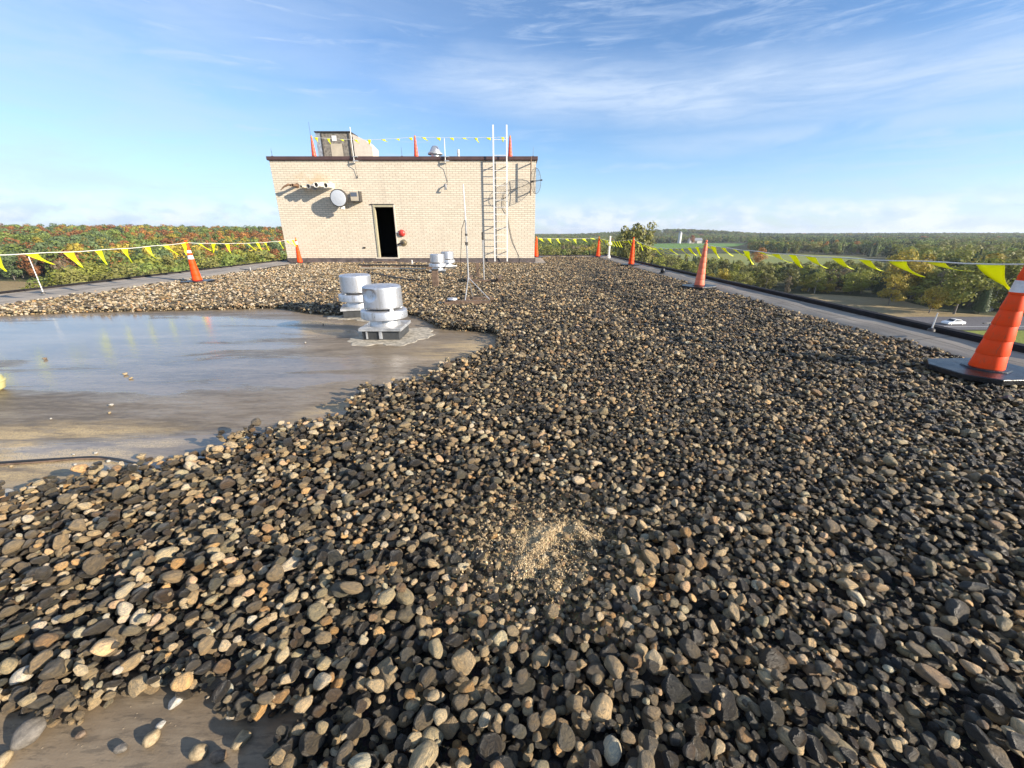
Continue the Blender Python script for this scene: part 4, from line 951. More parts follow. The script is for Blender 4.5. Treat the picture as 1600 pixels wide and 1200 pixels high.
# ------------------------------------------------------------------ pennant lines
def pennants(label, anchors, sags, spacing, seed, wind=(1, 0.1), start=0.2, w=0.23, h=0.30, strong=0.5, flip=0.0, amin=0.15):
    r = random.Random(seed)
    root = thing('pennant_line', label, 'pennant line', anchors[0], 'yellow pennant warning lines')
    o0 = Vector(anchors[0]); pts = []
    for (a, b_), sg in zip(zip(anchors[:-1], anchors[1:]), sags):
        a, b_ = Vector(a), Vector(b_); n = 24
        for i in range(n + (1 if b_ == Vector(anchors[-1]) else 0)):
            u = i / n; p = a.lerp(b_, u); p.z -= sg * 4 * u * (1 - u) + 0.006 * math.sin(u * 37 + seed); pts.append(p - o0)
    m = MB(); m.tube(pts, 0.0065, 6); m.build('rope', M['rope'], root)
    for a in anchors:
        k = MB(); q = Vector(a) - o0
        k.tube([q + Vector((0.034 * math.cos(t_), 0.034 * math.sin(t_), 0.012 * math.sin(3 * t_))) for t_ in np.linspace(0, 6.28, 13)], 0.009, 6); k.build('knot', M['pennant'], root)
    L = [0]
    for i in range(1, len(pts)): L.append(L[-1] + (pts[i] - pts[i - 1]).length)
    s = start
    while s < L[-1] - 0.25:
        i = max(k for k in range(len(L)) if L[k] <= s); i = min(i, len(pts) - 2)
        u = (s - L[i]) / (L[i + 1] - L[i]); p = pts[i].lerp(pts[i + 1], u); d = (pts[i + 1] - pts[i]).normalized()
        amp = strong * r.uniform(amin, 1.45); curl = r.uniform(-0.8, 0.8); tw = r.uniform(-0.5, 0.4); fold = r.uniform(0.7, 1.0); amp = amp if r.random() > flip else -2.2 * abs(amp)
        wv = Vector((wind[0], wind[1], 0)); side = wv
        vs = []; fs = []; nr, nc = 7, 5
        for a in range(nr):
            f = a / (nr - 1); ww = w * (1 - f) * 0.5
            th = amp * (0.78 + 0.22 * f); drop_ = h * f
            off = Vector((0, 0, -1)) * (drop_ * math.cos(min(th, 1.35))) + side * (drop_ * math.sin(min(th, 1.35)))
            dd = (d * math.cos(tw * f) + side * math.sin(tw * f)) * fold
            for c_ in range(nc):
                g = (c_ / (nc - 1) - 0.5) * 2
                q = p + off + dd * ww * g + side * (0.018 * math.sin(g * 2.5 + f * 4 + curl * 3)) * (0.3 + f) + d * curl * 0.10 * f * f
                vs.append(q + Vector((0, 0, -0.005)))
        for a in range(nr - 1):
            for c_ in range(nc - 1): fs.append((a * nc + c_, a * nc + c_ + 1, (a + 1) * nc + c_ + 1, (a + 1) * nc + c_))
        m = MB(); m.add(vs, fs); o = m.build('pennant', M['pennant'], root, 0); o.data.shade_smooth()
        sm = o.modifiers.new('thick', 'SOLIDIFY'); sm.thickness = 0.001
        s += spacing * r.uniform(0.92, 1.1)
    return root
pennants('yellow pennant line along the left roof edge between orange cones', [(-8.25, 3.9, 1.02), (-8.74, 11.3, 1.02), (-9.58, 18.7, 1.02)], [0.10, 0.08], 0.64, 5, start=0.35, strong=0.62, flip=0.12)
pennants('yellow pennant line along the right roof edge from the far corner to the nearest cone', [(1.36, 23.45, 1.03), (4.9, 23.75, 1.03), (4.95, 17.2, 1.04), (4.62, 10.02, 1.0), (4.45, 3.54, 1.0)], [0.05, 0.12, 0.20, 0.07], 0.48, 11, wind=(0.95, -0.25), w=0.25, h=0.32, strong=0.95, amin=0.45)
pennants('yellow pennant line strung between the cones on the plant room roof', [(cones['p1'].location.x, 19.95, PT + 1.0), (cones['p2'].location.x, 19.95, PT + 1.0), (cones['p3'].location.x, 19.95, PT + 1.0)], [0.10, 0.03], 0.57, 3, wind=(0.9, -0.4), w=0.2, h=0.22, strong=0.9)

# ------------------------------------------------------------------ antenna poles on timber feet
t = thing('antenna_pole', 'slim white antenna pole on a small tripod standing in the gravel', 'antenna', (-0.86, 8.05, -0.01))
b = MB(); b.tube([(0, 0, 0.42), (-0.01, 0, 1.5)], 0.016, 10); b.build('pole', M['grey_pole'], t)
b = MB(); b.tube([(-0.01, 0, 1.5), (-0.03, 0, 2.1)], [0.012, 0.009], 8); b.build('whip', M['white_metal'], t)
b = MB(); b.tube([(-0.008, 0, 1.05), (-0.008, 0, 1.11)], 0.03, 10); b.build('clamp', M['dark_metal'], t)
b = MB(); b.tube([(-0.008, 0, 1.22), (-0.008, 0, 1.26)], 0.025, 10); b.build('clamp', M['dark_metal'], t)
for e in ((-0.04, -0.42, 0.03), (0.42, -0.18, 0.05), (0.04, 0.34, 0.03)):
    b = MB(); b.tube([(0, 0, 0.45), e], 0.011, 8); b.build('leg', M['grey_pole'], t)
b = MB(); b.tube([(-0.03, 0.01, 1.5), (-0.1, 0.1, 1.35), (-0.16, 0.2, 0.8), (-0.22, 0.3, 0.1), (-0.3, 0.35, 0.02)], 0.006, 6); b.build('lead', M['cable'], t)
t = thing('timber_foot', 'weathered plank with a can on it under the antenna tripod', 'plank', (-0.86, 7.62, -0.01))
b = MB(); b.box(-0.42, 0.45, -0.07, 0.03, 0.0, 0.075); b.build('plank', M['wood'], t, 0, bevel=0.004)
b = MB(); b.box(-0.10, 0.5, 0.42, 0.50, 0.0, 0.07); b.build('plank', M['wood'], t, 0, bevel=0.004)
b = MB(); b.lathe([(0.06, 0.0), (0.1, 0.02), (0.09, 0.045), (0, 0.05)], 16, (-0.27, -0.02, 0.075)); b.build('clamp_plate', M['alu'], t)
t = thing('antenna_pole', 'shorter grey pole with a dark tip on a timber frame nearer the ladder', 'antenna', (-0.78, 11.4, -0.01))
b = MB(); b.tube([(0, 0, 0.03), (-0.01, 0, 1.18)], 0.018, 10); b.build('pole', M['grey_pole'], t)
b = MB(); b.tube([(-0.01, 0, 1.10), (-0.01, 0, 1.30)], 0.028, 10); b.build('tip', M['dark_metal'], t)
b = MB(); b.tube([(0, 0, 0.55), (-0.32, 0, 0.06)], 0.012, 6); b.tube([(0, 0, 0.55), (0.36, 0.0, 0.06)], 0.012, 6); b.build('brace', M['dark_metal'], t)
b = MB(); b.box(-0.42, 0.46, -0.05, 0.05, 0.0, 0.06); b.build('timber', M['wood'], t, 0, bevel=0.004)
b = MB(); b.box(-0.46, -0.36, -0.3, 0.42, 0.062, 0.14); b.build('timber', M['wood'], t, 0, bevel=0.004)
b = MB(); b.box(0.40, 0.48, -0.3, 0.42, 0.062, 0.14); b.build('timber', M['wood'], t, 0, bevel=0.004)
t = thing('wooden_post', 'brown timber post standing in gravel beside the distant fans', 'post', (G(681, 447)[0], G(681, 447)[1], -0.03))
b = MB(); b.box(-0.075, 0.075, -0.05, 0.05, 0, 0.42); b.build('post', M['wood'], t, 0, bevel=0.006)
b = MB(); b.box(-0.09, 0.09, -0.065, 0.065, 0.42, 0.45); b.build('cap', M['dark_metal'], t, 0)
t = thing('wooden_post', 'short dark post behind the antenna tripod', 'post', (-1.05, 12.6, -0.03))
b = MB(); b.box(-0.05, 0.05, -0.05, 0.05, 0, 0.45); b.build('post', M['wood'], t, 0, bevel=0.006)
b = MB(); b.box(-0.12, 0.12, -0.12, 0.12, 0.0, 0.05); b.build('foot', M['wood'], t, 0)
t = thing('conduit_run', 'dark conduit on low blocks crossing the gravel in front of the doorway', 'conduit', (0, 0, 0))
a0 = G(560, 419); a1 = G(684, 421)
b = MB(); b.tube([(a0[0], a0[1], 0.12), ((a0[0] + a1[0]) / 2, (a0[1] + a1[1]) / 2, 0.13), (a1[0], a1[1], 0.14)], 0.03, 8); b.build('conduit', M['dark_metal'], t)
b = MB(); b.tube([(a0[0] + 0.4, a0[1] - 0.9, 0.07), (a1[0] - 0.3, a1[1] - 0.7, 0.08)], 0.022, 8); b.build('conduit', M['beige'], t)
for u in (0.1, 0.5, 0.9):
    x = a0[0] + (a1[0] - a0[0]) * u; y = a0[1] + (a1[1] - a0[1]) * u
    b = MB(); b.box(x - 0.12, x + 0.12, y - 0.06, y + 0.06, 0.0, 0.09); b.build('block', M['wood'], t, 0, bevel=0.005)
p = G(644, 413, 0.0)
t = thing('vent_pipe', 'tiny white stub pipe in front of the plant room wall', 'pipe', (p[0], p[1], -0.02))
b = MB(); b.lathe([(0.03, 0), (0.03, 0.2), (0.022, 0.2), (0.022, 0.1)], 12); b.build('pipe', M['white_pvc'], t)
b = MB(); b.lathe([(0.07, 0), (0.06, 0.04), (0.031, 0.07)], 12); b.build('flashing', M['galv'], t)
# step of dark blocks below the door
t = thing('door_step', 'dark step below the open doorway', 'step', (-5.7, PY - 0.42, -0.04))
b = MB(); b.box(-0.55, 0.45, -0.15, 0.16, 0.0, 0.11); b.build('tread', M['wood'], t, 0, bevel=0.01)
b = MB(); b.box(-0.35, -0.15, -0.17, -0.152, 0.02, 0.1); b.build('block', M['dark_metal'], t, 0)
# cables on the wall and the roof
def cable(name, label, pts, r=0.012, m='cable', cat='cable'):
    # smooth through the points
    P_ = [Vector(q) for q in pts]; out = []
    for i in range(len(P_) - 1):
        p0, p1, p2, p3 = P_[max(i - 1, 0)], P_[i], P_[i + 1], P_[min(i + 2, len(P_) - 1)]
        for k in range(6):
            u = k / 6; out.append(0.5 * ((2 * p1) + (p2 - p0) * u + (2 * p0 - 5 * p1 + 4 * p2 - p3) * u * u + (3 * p1 - p0 - 3 * p2 + p3) * u ** 3))
    out.append(P_[-1])
    b = MB(); b.tube(out, r, 8); return tag(b.build(name, M[m]), label, cat)
cable('cable', 'black cable lying across the wet sheet at the left edge', [G(-60, 727, MZ + .01), G(0, 723, MZ + .012), G(60, 719, MZ + .012), G(120, 715.5, MZ + .012), G(150, 714.5, MZ + .012), G(185, 718, MZ + .02), G(212, 724, MZ + .04), G(240, 730, MZ + 0.06)], 0.0085)
cable('cable', 'second thin cable running close beside the black cable at left', [G(-60, 730, MZ + .01), G(0, 726, MZ + .008), G(60, 722, MZ + .008), G(110, 718, MZ + .008), G(150, 716.5, MZ + .01), G(170, 717.5, MZ + .01)], 0.005, 'wood')
cable('cable', 'thin cable falling from the ladder down the brick wall to the roof', [(-0.2, PY - 0.02, 2.05), (-0.12, PY - 0.02, 1.6), (0.05, PY - 0.02, 0.9), (0.35, PY - 0.03, 0.25), (0.62, PY - 0.35, 0.02), (0.75, PY - 0.8, 0.02)], 0.009, 'cable_grey')
cable('cable', 'thin grey cable looping from the grid antenna to the ladder', [(0.76, PY - 0.2, 3.3), (0.4, PY - 0.03, 3.15), (0.0, PY - 0.03, 3.05), (-0.3, PY - 0.03, 2.95), (-0.4, PY - 0.03, 2.4), (-0.2, PY - 0.03, 2.05)], 0.009, 'cable_grey')
cable('cable', 'dark cable on the left roof sheet near the brick corner', [G(375, 420, 0.03), G(400, 422, 0.03), G(425, 417, 0.04), G(455, 413, 0.03)], 0.014, 'cable')
cable('cable', 'black cable across the gravel left of the distant fans', [G(570, 424, 0.02), G(600, 430, 0.02), G(640, 437, 0.03), G(670, 438, 0.03)], 0.02, 'cable')
p = G(-19, 612, MZ)
t = thing('plastic_tub', 'pale yellow plastic tub in the puddle, cut off by the left edge', 'tub', (p[0], p[1], MZ))
b = MB(); b.lathe([(0.085, 0.0), (0.11, 0.02), (0.125, 0.08), (0.118, 0.13), (0.09, 0.15), (0, 0.155)], 28); b.build('tub', M['yellow_tub'], t)
b = MB(); b.lathe([(0.127, 0.08), (0.132, 0.085), (0.132, 0.095), (0.126, 0.10)], 28); b.build('rim', M['yellow_tub'], t)
p = G(1035, 427, 0.02)
t = thing('roof_drain', 'small black dome vent on the right roof edge between two cones', 'vent', p)
b = MB(); b.lathe([(0.12, 0), (0.1, 0.03), (0.07, 0.04)], 14); b.build('flange', M['rubber'], t)
b = MB(); b.lathe([(0.06, 0.03), (0.075, 0.09), (0.05, 0.15), (0, 0.17)], 14); b.build('dome', M['rubber'], t)
p = G(951, 400, 0.02)
t = thing('vent_pipe', 'white capped vent stack at the far right corner of the roof', 'pipe', (5.15, 22.2, 0.03))
b = MB(); b.lathe([(0.10, 0), (0.09, 0.12), (0.055, 0.14), (0.055, 0.62)], 16); b.build('pipe', M['white_pvc'], t)
b = MB(); b.lathe([(0.055, 0.62), (0.13, 0.66), (0.13, 0.74), (0.05, 0.82), (0.05, 1.1), (0, 1.1)], 16); b.build('cowl', M['white_pvc'], t)

# ------------------------------------------------------------------ country beyond
GZ = -20.0
def sstep(x, a, b_): u = np.clip((x - a) / (b_ - a), 0, 1); return u * u * (3 - 2 * u)
def terr(x, y):
    d = np.hypot(x, y); a = np.degrees(np.arctan2(x, np.maximum(y, 1e-3)))
    z = GZ + 16.5 * sstep(d, 150, 620) * sstep(-a, 6, 26)
    z = z + 6.0 * sstep(d, 900, 2600) * sstep(a, -30, 0)
    for hx, hy, s, h_ in ((600, 1680, 150, 15), (790, 1720, 130, 10), (470, 1800, 160, 5), (1900, 1900, 900, 6)):
        z = z + h_ * np.exp(-((x - hx) ** 2 + (y - hy) ** 2) / (2 * s * s))
    z = z + 0.6 * wav(x, y, 0.02, 31) * sstep(d, 180, 400)
    return z
def polar(name, m, r0, r1, nr, a0, a1, na):
    rr_ = r0 * (r1 / r0) ** (np.arange(nr + 1) / nr); aa = np.radians(np.linspace(a0, a1, na + 1))
    A_, R_ = np.meshgrid(aa, rr_); x = R_ * np.sin(A_); y = R_ * np.cos(A_); z = terr(x, np.where(y > 0, y, 1e-3))
    z = np.where(y > 0, z, GZ)
    vs = np.stack([x.ravel(), y.ravel(), z.ravel()], 1).tolist(); w_ = na + 1
    fs = [(j * w_ + i, j * w_ + i + 1, (j + 1) * w_ + i + 1, (j + 1) * w_ + i)[::-1] for j in range(nr) for i in range(na)]
    b = MB(); b.add(vs, fs); return tag(b.build(name, m, smooth=80), kind='structure')
polar('ground', M['ground'], 2.0, 9000, 90, -180, 180, 180)
def patch(name, pix, m, dz, kind='structure', world=None):
    pts = world if world else [G(px, py, GZ)[:2] for px, py in pix]
    import bmesh
    bm = bmesh.new(); vs = [bm.verts.new((x, y, 0)) for x, y in pts]; bm.faces.new(vs)
    bmesh.ops.triangulate(bm, faces=bm.faces[:]); bmesh.ops.subdivide_edges(bm, edges=bm.edges[:], cuts=5, use_grid_fill=True)
    for v in bm.verts: v.co.z = float(terr(np.array(v.co.x), np.array(v.co.y))) + dz
    me = bpy.data.meshes.new(name); bm.to_mesh(me); bm.free(); me.materials.append(m)
    o = bpy.data.objects.new(name, me); C.objects.link(o); return tag(o, kind=kind)
YR0 = G(1500, 519, GZ)[1]; YR1 = G(1500, 498, GZ)[1]
patch('road', None, M['asphalt'], 0.06, world=[(-60, YR0), (320, YR0 + 4), (320, YR1 + 4), (-60, YR1)])
patch('road_marking', None, M['line'], 0.08, world=[(-60, YR0 + 3.1), (320, YR0 + 7.1), (320, YR0 + 7.35), (-60, YR0 + 3.35)])
patch('lawn', None, M['lawn'], 0.04, world=[(15, 60), (320, 60), (320, YR0 + 3.6), (15, YR0 - 0.4)])
patch('parking_lot', [(1540, 545), (1800, 545), (1900, 640), (1540, 620)], M['paving'], 0.07)
patch('dry_field', [(1150, 458), (1300, 461), (1400, 468), (1475, 488), (1560, 495), (1700, 496.5), (1300, 497.5), (1000, 497.5)], M['dry'], 0.04)
patch('dry_field', [(-180, 452), (40, 450), (100, 451), (140, 470), (120, 520), (-180, 520)], M['dry'], 0.04)
patch('green_field', [(985, 382), (1110, 381), (1165, 381.5), (1150, 386), (1090, 389), (985, 391)], M['crop'], 0.3)
patch('pasture', [(1020, 398), (1210, 396), (1340, 402), (1400, 415), (1390, 440), (1150, 440), (1060, 420)], M['pasture'], 0.2)

# ---- trees
def crown_mesh(seed, kind, nl, leaf):
    r = np.random.default_rng(seed); pts = []
    if kind == 'broad':
        n = 15
        cs = []; 
        for k in range(n):
            a = r.uniform(0, 6.28); z = r.uniform(0.18, 0.86); rad = 0.27 * math.sqrt(max(0.05, 1 - ((z - 0.52) / 0.46) ** 2)) * r.uniform(0.3, 1.1)
            cs.append((rad * math.cos(a), rad * math.sin(a), z, r.uniform(0.085, 0.16)))
    elif kind == 'tall':
        cs = [(r.normal(0, 0.05), r.normal(0, 0.05), z, r.uniform(0.06, 0.115)) for z in np.linspace(0.14, 0.93, 16)]
    elif kind == 'bush':
        cs = [(r.normal(0, 0.2), r.normal(0, 0.2), r.uniform(0.12, 0.75), r.uniform(0.1, 0.2)) for _ in range(14)]
    if kind == 'fir':
        z = 1 - np.sqrt(r.uniform(0.0, 1.0, nl)) * 0.9; rad = 0.17 * (1 - z) ** 0.85 * (0.75 + 0.35 * np.abs(np.sin(z * 55))) * r.uniform(0.55, 1.05, nl)
        a = r.uniform(0, 6.28, nl); P_ = np.stack([rad * np.cos(a), rad * np.sin(a), z - rad * 0.25], 1)
        nrm = np.stack([np.cos(a), np.sin(a), np.full(nl, 0.5)], 1)
    else:
        cs = np.array(cs); k = r.integers(0, len(cs), nl); d = r.normal(0, 1, (nl, 3)); d /= np.linalg.norm(d, axis=1, keepdims=True)
        rad = cs[k, 3] * (r.uniform(0.25, 1.0, nl) ** 0.30) * (1 + 0.35 * (r.uniform(0, 1, nl) > 0.9))
        P_ = cs[k, :3] + d * rad[:, None] * np.array([1, 1, 0.85]); nrm = d + r.normal(0, 0.28, (nl, 3))
    nrm /= np.linalg.norm(nrm, axis=1, keepdims=True)
    t1 = np.cross(nrm, r.normal(0, 1, (nl, 3))); t1 /= np.linalg.norm(t1, axis=1, keepdims=True); t2 = np.cross(nrm, t1)
    s1 = (leaf * r.uniform(0.6, 1.3, nl))[:, None]; s2 = s1 * r.uniform(0.5, 0.9, (nl, 1))
    V = np.stack([P_ - t1 * s1, P_ - t2 * s2 * 0.9, P_ + t1 * s1, P_ + t2 * s2], 1).reshape(-1, 3)
    return V, [(4 * i, 4 * i + 1, 4 * i + 2, 4 * i + 3) for i in range(nl)]
def trunk_add(b, seed, kind):
    r = random.Random(seed)
    top = 0.95 if kind == 'fir' else 0.72
    b.tube([(0, 0, -0.02), (r.uniform(-.01, .01), 0, 0.25), (r.uniform(-.02, .02), r.uniform(-.02, .02), 0.5), (0, 0, top)], [0.016, 0.012, 0.009, 0.003], 6)
    if kind != 'fir':
        for k in range(7):
            a = r.uniform(0, 6.28); z = r.uniform(0.25, 0.6); l = r.uniform(0.12, 0.24)
            b.tube([(0, 0, z), (l * 0.5 * math.cos(a), l * 0.5 * math.sin(a), z + 0.09), (l * math.cos(a), l * math.sin(a), z + 0.22)], [0.007, 0.004, 0.0015], 5)
KINDS = [('broad', 2600, 0.021), ('broad', 2600, 0.021), ('broad', 2200, 0.022), ('broad', 2400, 0.021), ('tall', 2000, 0.018), ('tall', 1800, 0.018), ('fir', 2600, 0.020), ('fir', 2400, 0.020), ('bush', 1800, 0.026), ('bush', 1800, 0.026)]
CM = []; TM = []; FM = []
for i, (k, nl, lf) in enumerate(KINDS):
    V, F = crown_mesh(500 + i, k, nl, lf); b = MB(); b.add(V.tolist(), F); CM.append(b.mesh('crown', M['leaf'], 0))
    for bark in (('bark', 'birch') if k in ('broad', 'tall') else ('bark',)):
        b = MB(); trunk_add(b, i, k); 
        if bark == 'bark': TM.append([b.mesh('trunk', M['bark'])])
        else: TM[-1].append(b.mesh('trunk', M['birch']))
    V, F = crown_mesh(500 + i, k, int(nl * 0.42), lf * 1.5); b = MB(); b.add(V.tolist(), F); b.cur = 1; trunk_add(b, i, k); FM.append(b.mesh('woodland_tree', [M['leaf_far'], M['bark']], 0))
COL = {'green': (0.19, 0.24, 0.06), 'dark': (0.065, 0.095, 0.034), 'yellowgreen': (0.245, 0.255, 0.05), 'yellow': (0.38, 0.30, 0.05), 'orange': (0.42, 0.20, 0.055), 'rust': (0.30, 0.135, 0.055),
       'olive': (0.20, 0.195, 0.06), 'brown': (0.21, 0.17, 0.105), 'bluegreen': (0.135, 0.185, 0.08)}
WORDS = {'green': 'leafy green', 'dark': 'dark green', 'yellowgreen': 'yellow green', 'yellow': 'golden yellow', 'orange': 'bright orange', 'rust': 'rusty red', 'olive': 'olive green', 'brown': 'thin brownish', 'bluegreen': 'soft green'}
def pxy(x, y, z):
    z = z - EYE; d = y * cp - z * sp; u = y * sp + z * cp
    return 800 + FPX * x / d, 600 - FPX * u / d
def clear(x, y, px, py):
    # open ground: fields, road, lawn
    d = np.hypot(x, y)
    m = inpoly(px, py, [(985, 381), (1170, 380), (1165, 388), (1090, 392), (985, 393)])
    m |= inpoly(px, py, [(1000, 396), (1340, 399), (1420, 414), (1395, 432), (1330, 432), (1150, 428), (1060, 416), (1010, 408)])
    m |= inpoly(px, py, [(1150, 455), (1300, 458), (1400, 466), (1470, 490), (1500, 494.5), (2600, 499), (2600, 900), (1000, 900)])
    m |= inpoly(px, py, [(-400, 453), (40, 450), (105, 453), (112, 480), (-400, 490)])
    m |= (px < 112) & (py > 449)
    m |= inpoly(px, py, [(985, 381), (1172, 380), (1175, 400), (1000, 400)])
    m |= (x > 8) & (y < YR1 + 6)
    return m
def pick(px, py, u, d):
    if px < 640:
        if d > 210: t_ = [('orange', .22), ('rust', .12), ('yellow', .06), ('bluegreen', .20), ('green', .22), ('olive', .12), ('yellowgreen', .06)]
        else: t_ = [('orange', .07), ('rust', .04), ('yellow', .05), ('green', .26), ('olive', .20), ('yellowgreen', .20), ('brown', .10), ('dark', .08)]
    else:
        if 1180 < px < 1460 and 372 < py < 404: t_ = [('dark', .60), ('green', .22), ('olive', .08), ('orange', .05), ('yellow', .05)]
        elif py > 404: t_ = [('green', .20), ('olive', .26), ('yellowgreen', .22), ('dark', .18), ('yellow', .06), ('brown', .08)]
        else: t_ = [('dark', .28), ('green', .30), ('olive', .24), ('yellowgreen', .07), ('orange', .04), ('rust', .02), ('brown', .05)]
    s_ = 0
    for nm, w_ in t_:
        s_ += w_
        if u <= s_: return nm
    return t_[-1][0]
cand = []
r2 = np.random.default_rng(77)
# rings of growing spacing
for (d0, d1, sp_) in ((95, 330, 8.4), (330, 650, 11), (650, 1300, 13.0), (1300, 2600, 24.0), (2600, 5200, 60.0)):
    area = math.pi * (d1 * d1 - d0 * d0) * 130 / 360; n_ = int(area / sp_ ** 2)
    d = np.sqrt(r2.uniform(d0 * d0, d1 * d1, n_)); a = np.radians(r2.uniform(-66, 64, n_)); x = d * np.sin(a); y = d * np.cos(a); z = terr(x, y)
    px, py = pxy(x, y, GZ); k = ~clear(x, y, px, py)
    # leave out what stands behind the penthouse
    k &= ~((px > 470) & (px < 815))
    if d0 == 95:
        k &= (px < 640) & (d > 118) | (px > 640) & (d > 118)
    for q in np.nonzero(k)[0]:
        cand.append((d[q], x[q], y[q], z[q], px[q], py[q], sp_))
# a closer belt right behind the far roof edge and the row of young trees left of the road
for _ in range(60):
    x = random.uniform(2, 26); y = random.uniform(95, 150); cand.append((math.hypot(x, y), x, y, GZ, *pxy(x, y, GZ), 5.0))
def belt(n_, x0, x1, y0, y1, tagname):
    for _ in range(n_):
        qx, qy = random.uniform(x0, x1), random.uniform(y0, y1); g = G(qx, qy, GZ)
        if inpoly(np.array([qx]), np.array([qy]), [(1280, 300), (1400, 466), (1470, 491), (1280, 500)])[0] and tagname == 'wood': continue
        cand.append((math.hypot(g[0], g[1]) + (-1000 if tagname == 'scrub' else -500), g[0], g[1], GZ, qx, qy, 5.0))
belt(64, 1085, 1392, 432, 461, 'scrub')
belt(70, 1385, 1680, 424, 492, 'wood')
cand.sort()
indiv = 0; far = []
named = {'broad': 'leafy_tree', 'tall': 'slender_tree', 'fir': 'conifer_tree', 'bush': 'bushy_tree'}
def plant(x, y, z, h_, ki, cn, place, var=1.0, wide=1.0, pale=False, label=None):
    k = KINDS[ki][0]
    t = thing(named[k], label or '%s %s %s' % (WORDS[cn], {'broad': 'tree with a round crown', 'tall': 'slender upright tree', 'fir': 'pointed conifer', 'bush': 'low bushy tree'}[k], place), 'tree', (x, y, z), 'trees around the building', random.uniform(0, 6.28))
    t.scale = (h_ * wide, h_ * wide, h_)
    c = bpy.data.objects.new('crown', CM[ki]); C.objects.link(c); c.parent = t
    c.color = (*[v * var for v in COL[cn]], 1)
    tm = TM[ki][1 if pale and len(TM[ki]) > 1 else 0]
    u = bpy.data.objects.new('trunk', tm); C.objects.link(u); u.parent = t
    return t
def kindpick(cn, px, d):
    if cn == 'dark': return random.choice((6, 7, 6, 0) if px > 640 else (6, 0, 1))
    if cn in ('brown',): return random.choice((4, 5, 2))
    if d < 260 and px > 640 and random.random() < 0.30: return random.choice((8, 9, 4, 5))
    return random.choice((0, 1, 2, 3, 0, 1, 4))
for (d, x, y, z, px, py, sp_) in cand:
    u = random.random(); cl = float(wav(np.array(x), np.array(y), 0.022, 88)); u = min(0.999, max(0, u * 0.6 + 0.4 * (0.5 + cl)))
    cn = pick(px, py, u, d); ki = kindpick(cn, px, d); k = KINDS[ki][0]
    h_ = {'broad': random.uniform(11, 16.5), 'tall': random.uniform(10, 16), 'fir': random.uniform(10, 16), 'bush': random.uniform(4, 8)}[k]
    if px > 820 and px < 1000: h_ = min(h_, 14)
    if px > 980 and px < 1400 and d < 330: h_ *= 0.62
    elif px >= 1400 and d < 300: h_ *= 1.0
    if sp_ > 10: h_ = random.uniform(11, 15)
    wide = {'broad': random.uniform(1.1, 1.5), 'tall': random.uniform(0.9, 1.3), 'fir': random.uniform(0.95, 1.25), 'bush': random.uniform(1.0, 1.4)}[k]
    if sp_ > 12: wide *= 1.3
    if sp_ > 20: wide *= 1.7
    vis = -30 < px < 1640
    if vis and indiv < 285 and (d < 330):
        side = 'in the wood left of the roof' if px < 640 else ('beyond the far roof edge' if px < 1000 else ('in the scrub beyond the right roof edge' if px < 1380 else 'in the dark wood across the road'))
        plant(x, y, z, h_, ki, cn, side, random.uniform(0.8, 1.25), wide, pale=random.random() < 0.35); indiv += 1
    else:
        far.append((x, y, z - 0.3, h_, wide, ki, cn))
# a few that stand out
p = G(985, 408, GZ); 
for dx, hh, ki in ((-3.5, 24.0, 4), (0.5, 27.5, 0), (4.5, 25.0, 5)):
    plant(150 * 0.2825 + dx - 0.5, 150 - abs(dx), GZ, hh, ki, 'olive' if dx else 'green', '', 1.15, 0.72, label={-3.5: 'left slender tree of the tall clump breaking the skyline', 0.5: 'broadest tree of the tall clump breaking the skyline', 4.5: 'right slender tree of the tall clump breaking the skyline'}[dx])
def at_d(px, d):
    r_ = ray(px, 380); L_ = math.hypot(r_[0], r_[1]); return r_[0] / L_ * d, r_[1] / L_ * d
for px, d, hh, ki, cn, lab in ((1080, 900, 20, 0, 'rust', 'rusty orange tree beside the distant farm'), (1190, 330, 13, 1, 'orange', 'orange tree at the edge of the conifers beyond the pasture'), (1152, 215, 10, 6, 'dark', 'lone dark conifer right of the faded cone'),
                               (1492, 163, 8, 1, 'yellow', 'small golden tree at the wood edge above the white car'), (1430, 190, 17, 1, 'yellow', 'golden yellow tree in the dark wood above the pasture'), (1420, 172, 10, 3, 'yellow', 'yellow tree at the front of the dark wood')):
    x, y = at_d(px, d); plant(x, y, float(terr(np.array(x), np.array(y))), hh, ki, cn, '', 1.0, 1.15, label=lab)
FA = far; nf = len(FA)
P = np.array([(f[0], f[1], f[2]) for f in FA]); rot = np.stack([np.zeros(nf), np.zeros(nf), rng.uniform(0, 6.28, nf)], 1)
scl = np.array([(f[3] * f[4], f[3] * f[4], f[3]) for f in FA]); tint = np.array([COL[f[6]] for f in FA]) * rng.uniform(0.75, 1.2, (nf, 1))
wood = scatter('woodland', P, rot, scl, [f[5] for f in FA], make_collection('woodland_shapes', FM), tint)
tag(wood, 'autumn woodland stretching to the horizon', 'woodland', kind='stuff')
print('far trees', nf, 'indiv', indiv)

